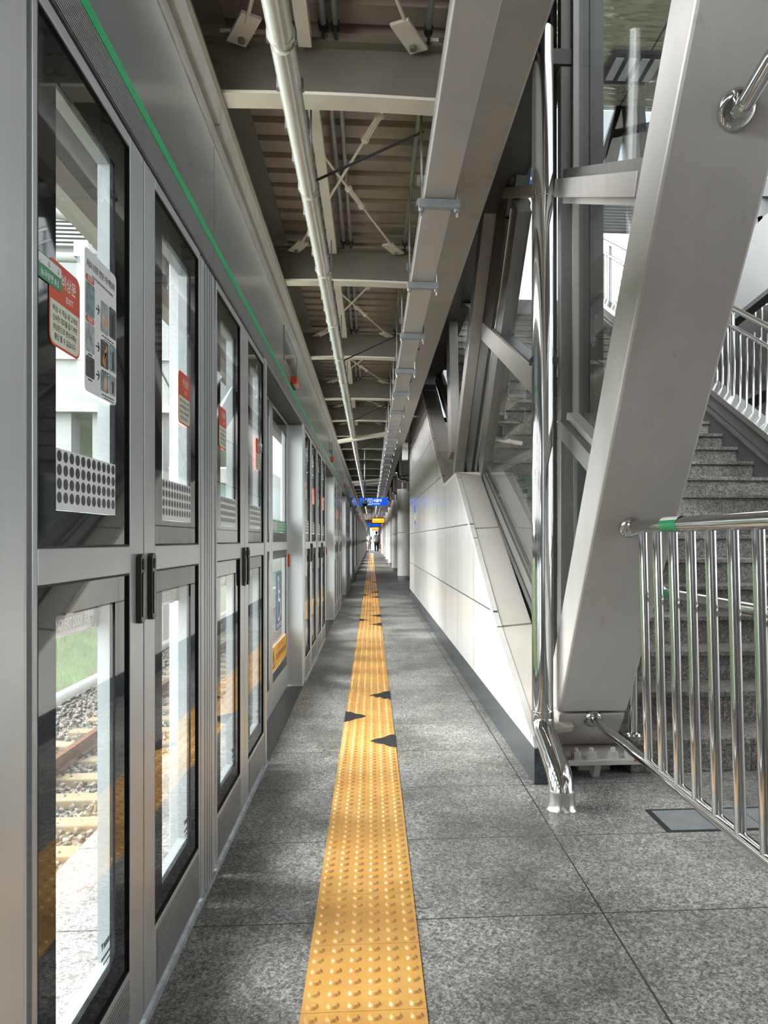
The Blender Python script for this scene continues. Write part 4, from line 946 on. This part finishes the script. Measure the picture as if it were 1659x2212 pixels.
def person(loc, lab, shirt, trousers, hairc, sc=1., stripe=False, phase=1, facing=1):
    r = thing('person', lab, 'person', loc); r.scale = (sc,) * 3; f = facing; ph = phase
    J = {'pelvis': (0, 0, .95, .13), 'waist': (0, 0, 1.1, .125), 'chest': (0, .0, 1.3, .14), 'neckb': (0, 0, 1.45, .075), 'neck': (0, .01 * f, 1.52, .055), 'jaw': (0, .03 * f, 1.58, .07), 'head': (0, .015 * f, 1.66, .095), 'crown': (0, 0, 1.73, .075)}
    E_ = [('pelvis', 'waist'), ('waist', 'chest'), ('chest', 'neckb'), ('neckb', 'neck'), ('neck', 'jaw'), ('jaw', 'head'), ('head', 'crown')]
    for s_, nm in ((-1, 'l'), (1, 'r')):
        sw = s_ * ph * f
        J.update({nm + 'sh': (s_ * .19, 0, 1.42, .06), nm + 'el': (s_ * .25, -sw * .06, 1.14, .045), nm + 'wr': (s_ * .26, sw * -.02 + .08 * f, .90, .03), nm + 'palm': (s_ * .26, .10 * f - sw * .02, .84, (.018, .04)),
                  nm + 'hip': (s_ * .095, 0, .88, .095), nm + 'kn': (s_ * .10, sw * .17 + .03 * f, .50, .06), nm + 'an': (s_ * .10, sw * .26 - .08 * f, .10 if sw * f > 0 else .14, .04), nm + 'to': (s_ * .11, sw * .26 + .10 * f, .045, .035)})
        E_ += [('chest', nm + 'sh'), (nm + 'sh', nm + 'el'), (nm + 'el', nm + 'wr'), (nm + 'wr', nm + 'palm'), ('pelvis', nm + 'hip'), (nm + 'hip', nm + 'kn'), (nm + 'kn', nm + 'an'), (nm + 'an', nm + 'to')]
        px_, py_, pz_ = J[nm + 'palm'][:3]
        for q in range(4):
            ln = (.065, .078, .072, .055)[q]; yy = py_ + f * (.03 - q * .02)
            J[nm + 'f%da' % q] = (px_, yy, pz_ - .035, .0095); J[nm + 'f%db' % q] = (px_ - s_ * .008, yy + .006 * f, pz_ - .035 - ln * .55, .0085); J[nm + 'f%dc' % q] = (px_ - s_ * .026, yy + .008 * f, pz_ - .035 - ln, .007)
            E_ += [(nm + 'palm', nm + 'f%da' % q), (nm + 'f%da' % q, nm + 'f%db' % q), (nm + 'f%db' % q, nm + 'f%dc' % q)]
        J[nm + 'ta'] = (px_ - s_ * .01, py_ + .045 * f, pz_ - .0, .011); J[nm + 'tb'] = (px_ - s_ * .022, py_ + .06 * f, pz_ - .035, .009)
        E_ += [(nm + 'palm', nm + 'ta'), (nm + 'ta', nm + 'tb')]
    J['nose'] = (0, .125 * f, 1.635, .014); E_.append(('head', 'nose'))
    for s_ in (-1, 1): J['ear%d' % s_] = (s_ * .098, 0, 1.64, (.012, .028)); E_.append(('head', 'ear%d' % s_))
    skin_body('body', J, E_, SKIN, r)
    T = {'w': (0, 0, .84, .22), 'b': (0, 0, 1.1, .205), 'c': (0, 0, 1.32, .215), 'n': (0, 0, 1.47, .12)}; TE = [('w', 'b'), ('b', 'c'), ('c', 'n')]
    for s_, nm in ((-1, 'l'), (1, 'r')):
        T[nm + 's'] = (s_ * .20, 0, 1.41, .10); e = J[nm + 'el']; T[nm + 'e'] = (e[0], e[1], e[2] + .02, .068); TE += [('c', nm + 's'), (nm + 's', nm + 'e')]
    skin_body('shirt', T, TE, shirt, r)
    P = {'p': (0, 0, 1.0, .20)}; PE = []
    for s_, nm in ((-1, 'l'), (1, 'r')):
        for kk, rr2 in (('hip', .135), ('kn', .095), ('an', .075)): P[nm + kk] = (*J[nm + kk][:3], rr2)
        PE += [('p', nm + 'hip'), (nm + 'hip', nm + 'kn'), (nm + 'kn', nm + 'an')]
    tr_ = skin_body('trousers', P, PE, trousers, r)
    if stripe:
        for s_, nm in ((-1, 'l'),):
            a, b, c_ = (Vector(J[nm + kk][:3]) for kk in ('hip', 'kn', 'an')); o = Vector((s_ * .085, -.04, 0))
            MB().tube([a + o * 1.25, b + o, c_ + o * .75], .022, 8).build('side_stripe', WHITE, tr_, smooth=40)
    MB().ball((0, -.022 * f, 1.695), .112, 14).ball((0, -.04 * f, 1.63), .095, 14).build('hair', hairc, r, smooth=60)
    for s_, nm in ((-1, 'l'), (1, 'r')):
        a, b = J[nm + 'an'], J[nm + 'to']; skin_body('shoe', {'a': (a[0], a[1], .055, .052), 'b': (b[0], b[1], .045, .045)}, [('a', 'b')], GASKET if not stripe else WHITE, r)
    for s_ in (-1, 1): MB().ball((s_ * .034, .10 * f, 1.665), .011, 8).build('eye', INK, r)
    MB().box(-.022, .022, min(.098 * f, .106 * f), max(.098 * f, .106 * f), 1.588, 1.594).build('mouth', REDF, r)
    return r
SH1 = pmat('pale_grey_shirt', (.58, .58, .62), .8, 0, .08, 20); TR1 = pmat('black_trousers', (.02, .02, .025), .8, 0, .1, 20); HA1 = pmat('black_hair', (.02, .016, .014), .6, 0, .2, 60)
person((.42, 66, 0), 'person in pale grey shirt and dark trousers with white stripe walking away', SH1, TR1, HA1, 1.06, True, 1, 1)
person((-.25, 76, 0), 'far person in white top and light trousers walking towards the viewer', pmat('white_top', (.8, .8, .8), .8, 0, .05, 20), pmat('khaki_trousers', (.45, .4, .33), .8, 0, .1, 20), HA1, 1.0, False, -1, -1)

# ---------------------------------------------------------------- the track side
struct('ground_right', MB().box(9., 60, -30, 100, -1.45, -1.3), pmat('asphalt', (.12, .12, .12), .9, 0, .2, 3), 'grey ground outside beyond the stair hall', 'ground')
struct('ground', MB().box(-60, -1.08, -6, 100, -1.45, -1.32), SOIL, 'brown ballast bed and ground beside the platform', 'ground')
random.seed(11); mb = MB()
ico = [(0, 0, 1), (.894, 0, .447), (.276, .851, .447), (-.724, .526, .447), (-.724, -.526, .447), (.276, -.851, .447), (.724, .526, -.447), (-.276, .851, -.447), (-.894, 0, -.447), (-.276, -.851, -.447), (.724, -.526, -.447), (0, 0, -1)]
icf = [(0, 1, 2), (0, 2, 3), (0, 3, 4), (0, 4, 5), (0, 5, 1), (1, 6, 2), (2, 7, 3), (3, 8, 4), (4, 9, 5), (5, 10, 1), (6, 7, 2), (7, 8, 3), (8, 9, 4), (9, 10, 5), (10, 6, 1), (6, 11, 7), (7, 11, 8), (8, 11, 9), (9, 11, 10), (10, 11, 6)]
for i in range(15000):
    x, y = random.uniform(-4.55, -1.12), 2.4 + 15.5 * random.random() ** 1.6; r_ = random.uniform(.02, .042)
    if i > 13000: y = random.uniform(18, 34); r_ *= 1.3
    z = -1.30 + random.uniform(0, .045); sx, sy, sz = (random.uniform(.6, 1.25) for _ in range(3)); a = random.uniform(0, 6.28); ca, sa = math.cos(a), math.sin(a)
    jit = [random.uniform(.7, 1.2) for _ in range(12)]
    mb.add([(x + r_ * j * (v[0] * sx * ca - v[1] * sy * sa), y + r_ * j * (v[0] * sx * sa + v[1] * sy * ca), z + r_ * j * sz * v[2]) for v, j in zip(ico, jit)], icf)
tag(mb.build('ballast', STONE), 'pale broken ballast stones around the sleepers', 'ballast', kind='stuff')
SL = MB().prism([(-.12, -1.32), (.12, -1.32), (.105, -1.235), (-.105, -1.235)], 0, -3.75, -1.2)
sl0 = SL.build('sleeper', SLEEP, bevel=.012)
for i in range(40):
    y = 2.8 + .62 * i; lab = 'pale concrete sleeper seen through the door glass, %s from the near end' % ordinal(i) if i < 12 else 'far pale concrete sleeper along the track'
    o = sl0 if i == 0 else sl0.copy()
    if i: C.objects.link(o)
    o.location = (0, y, 0); tag(o, lab, 'sleeper', 'sleepers' if i < 12 else 'far sleepers')
for x, lab in ((-3.22, 'rusty brown far rail of the track seen through the door glass'), (-1.78, 'rusty near rail of the track close under the platform edge')):
    prof = [(-.065, -1.235), (.065, -1.235), (.065, -1.222), (.012, -1.205), (.009, -1.12), (.035, -1.108), (.035, -1.078), (-.035, -1.078), (-.035, -1.108), (-.009, -1.12), (-.012, -1.205), (-.065, -1.222)]
    r = thing('rail', lab, 'rail', (x, 0, 0)); MB().prism(prof, 1, 0, 70).build('rail_section', RAIL, r)
    for i in range(24):
        for s_ in (-1, 1): MB().tube([(s_ * .06, 2.75 + .62 * i, -1.215), (s_ * .09, 2.78 + .62 * i, -1.185), (s_ * .12, 2.83 + .62 * i, -1.225)], .014, 6).build('rail_clip', GASKET, r)
tag(MB().tube([(-4.66, 2, -1.22), (-4.66, 60, -1.22)], .085, 16).build('cable_pipe', LINING, smooth=50), 'pale grey pipe along the foot of the grass bank', 'pipe')
bk = MB().prism([(-4.75, -1.33), (-6.2, -.75), (-9.5, .7), (-14, 1.2), (-14, -1.4), (-4.75, -1.4)], 1, 0, 70); struct('grass_bank', bk, BANK, 'green grass bank rising beyond the track', 'bank')
mb = MB()
def bankz(x): return -1.33 + (-4.75 - x) * .4 if x > -6.2 else -.75 + (-6.2 - x) * .44
for i in range(14000):
    x, y = random.uniform(-7.5, -4.72), random.uniform(7, 24); z = bankz(x); h_ = random.uniform(.06, .2); a = random.uniform(0, 6.28); dx, dy = .008 * math.cos(a), .008 * math.sin(a)
    lx, ly = random.uniform(-.08, .08), random.uniform(-.08, .08)
    mb.add([(x - dx, y - dy, z), (x + dx, y + dy, z), (x + lx, y + ly, z + h_)], [(0, 1, 2)])
tag(mb.build('grass', GRASSM), 'bright green grass blades on the bank', 'grass', kind='stuff')
# white steelwork and station building over the tracks
bl = thing('station_building', 'white station building with louvres standing over the tracks', 'building', (0, 0, 0))
MB().box(-16, -4.5, 17, 30, 4.0, 6.6).build('white_wall', STATW, bl); MB().box(-16, -4.5, 17.1, 30, 6.6, 11.5).build('upper_wall', pmat('grey_render', (.24, .25, .245), .6, 0, .06, 2), bl)
for i in range(16): MB().box(-16, -4.45, 16.95, 17.1, 7.6 + i * .09, 7.645 + i * .09).build('louvre_slat', STATW, bl)
for x in (-6.9, -6.0, -4.9, -9.5): MB().box(x - .22, x + .22, 17.2, 17.7, -1.3, 4.0).build('column', STATW, bl)
MB().box(-16, -4.4, 16.9, 17.05, 3.95, 4.1).box(-16, -4.4, 16.9, 17.05, 5.1, 5.13).build('string_course', FRAME_L, bl)
gb = thing('glass_building', 'distant low building with green glass under the white station building', 'building', (0, 0, 0))
MB().box(-30, -6, 44, 50, -1.3, 4.4).build('facade', pmat('green_glass', (.12, .26, .22), .15, .2, .3, 2), gb); MB().box(-30, -6, 43.6, 50, 4.4, 5.2).build('cornice', FRAME_L, gb)
for i in range(16): MB().box(-30 + i * 1.5, -29.85 + i * 1.5, 43.85, 44, -1.3, 4.4).build('window_bar', FRAME_L, gb)
cs = thing('canopy_truss', 'white tubular truss with tie rod over the tracks', 'truss', (0, 0, 0))
MB().tube([(-9, 9.5, 5.7), (-2.2, 9.5, 5.0)], .09, 12).tube([(-9, 11.2, 5.3), (-2.2, 11.2, 5.2)], .07, 12).build('tube', STATW, cs, smooth=40); MB().tube([(-3.9, 9.0, 5.9), (-4.2, 16, 4.3)], .025, 8).build('tie_rod', GALV, cs); MB().box(-4.2, -4.0, 10.9, 11.5, 5.15, 5.35).build('clamp', GALV, cs)

# ---------------------------------------------------------------- light, sky, camera
wd = bpy.data.worlds.new('sky'); scene.world = wd; wd.use_nodes = True; nt = wd.node_tree; bg = nt.nodes['Background']
co = N(nt, 'ShaderNodeTexCoord').outputs['Generated']
nt.links.new(ramp(nt, noise(nt, co, 2.2, 4), [(.35, (.80, .88, .95)), (.65, (1., 1., .99))]), bg.inputs[0])
sx = N(nt, 'ShaderNodeSeparateXYZ'); nt.links.new(co, sx.inputs[0])       # overcast sky, brighter towards the hidden sun over the tracks
nt.links.new(math_n(nt, 'MULTIPLY_ADD', math_n(nt, 'MAXIMUM', math_n(nt, 'MULTIPLY', sx.outputs[0], -1.), 0.), 7.5, 2.2), bg.inputs[1])
su = bpy.data.lights.new('sun', 'SUN'); su.energy = 4.5; su.angle = math.radians(40); su.color = (1, .96, .9); so = bpy.data.objects.new('sun', su); C.objects.link(so); so.rotation_euler = (math.radians(52), 0, math.radians(-112))
cam = bpy.data.cameras.new('camera'); cam.sensor_fit = 'AUTO'; cam.sensor_width = 36; cam.lens = 36 * FP / 2212; cam.shift_x = -(CX - 829.5) / 2212; cam.shift_y = (HY - 1106) / 2212; cam.clip_start = .05; cam.clip_end = 400
cob = bpy.data.objects.new('camera', cam); C.objects.link(cob); cob.location = (0, 0, EYE); cob.rotation_euler = (PI / 2, 0, -TH); scene.camera = cob
vs = scene.view_settings; vs.view_transform = 'Standard'; vs.look = 'None'; vs.gamma = 1; vs.use_curve_mapping = False; vs.exposure = .8
cy = scene.cycles; cy.max_bounces = 10; cy.transparent_max_bounces = 24; cy.glossy_bounces = 5; cy.diffuse_bounces = 5; cy.use_denoising = True; cy.sample_clamp_indirect = 8; cy.caustics_reflective = False; cy.caustics_refractive = False
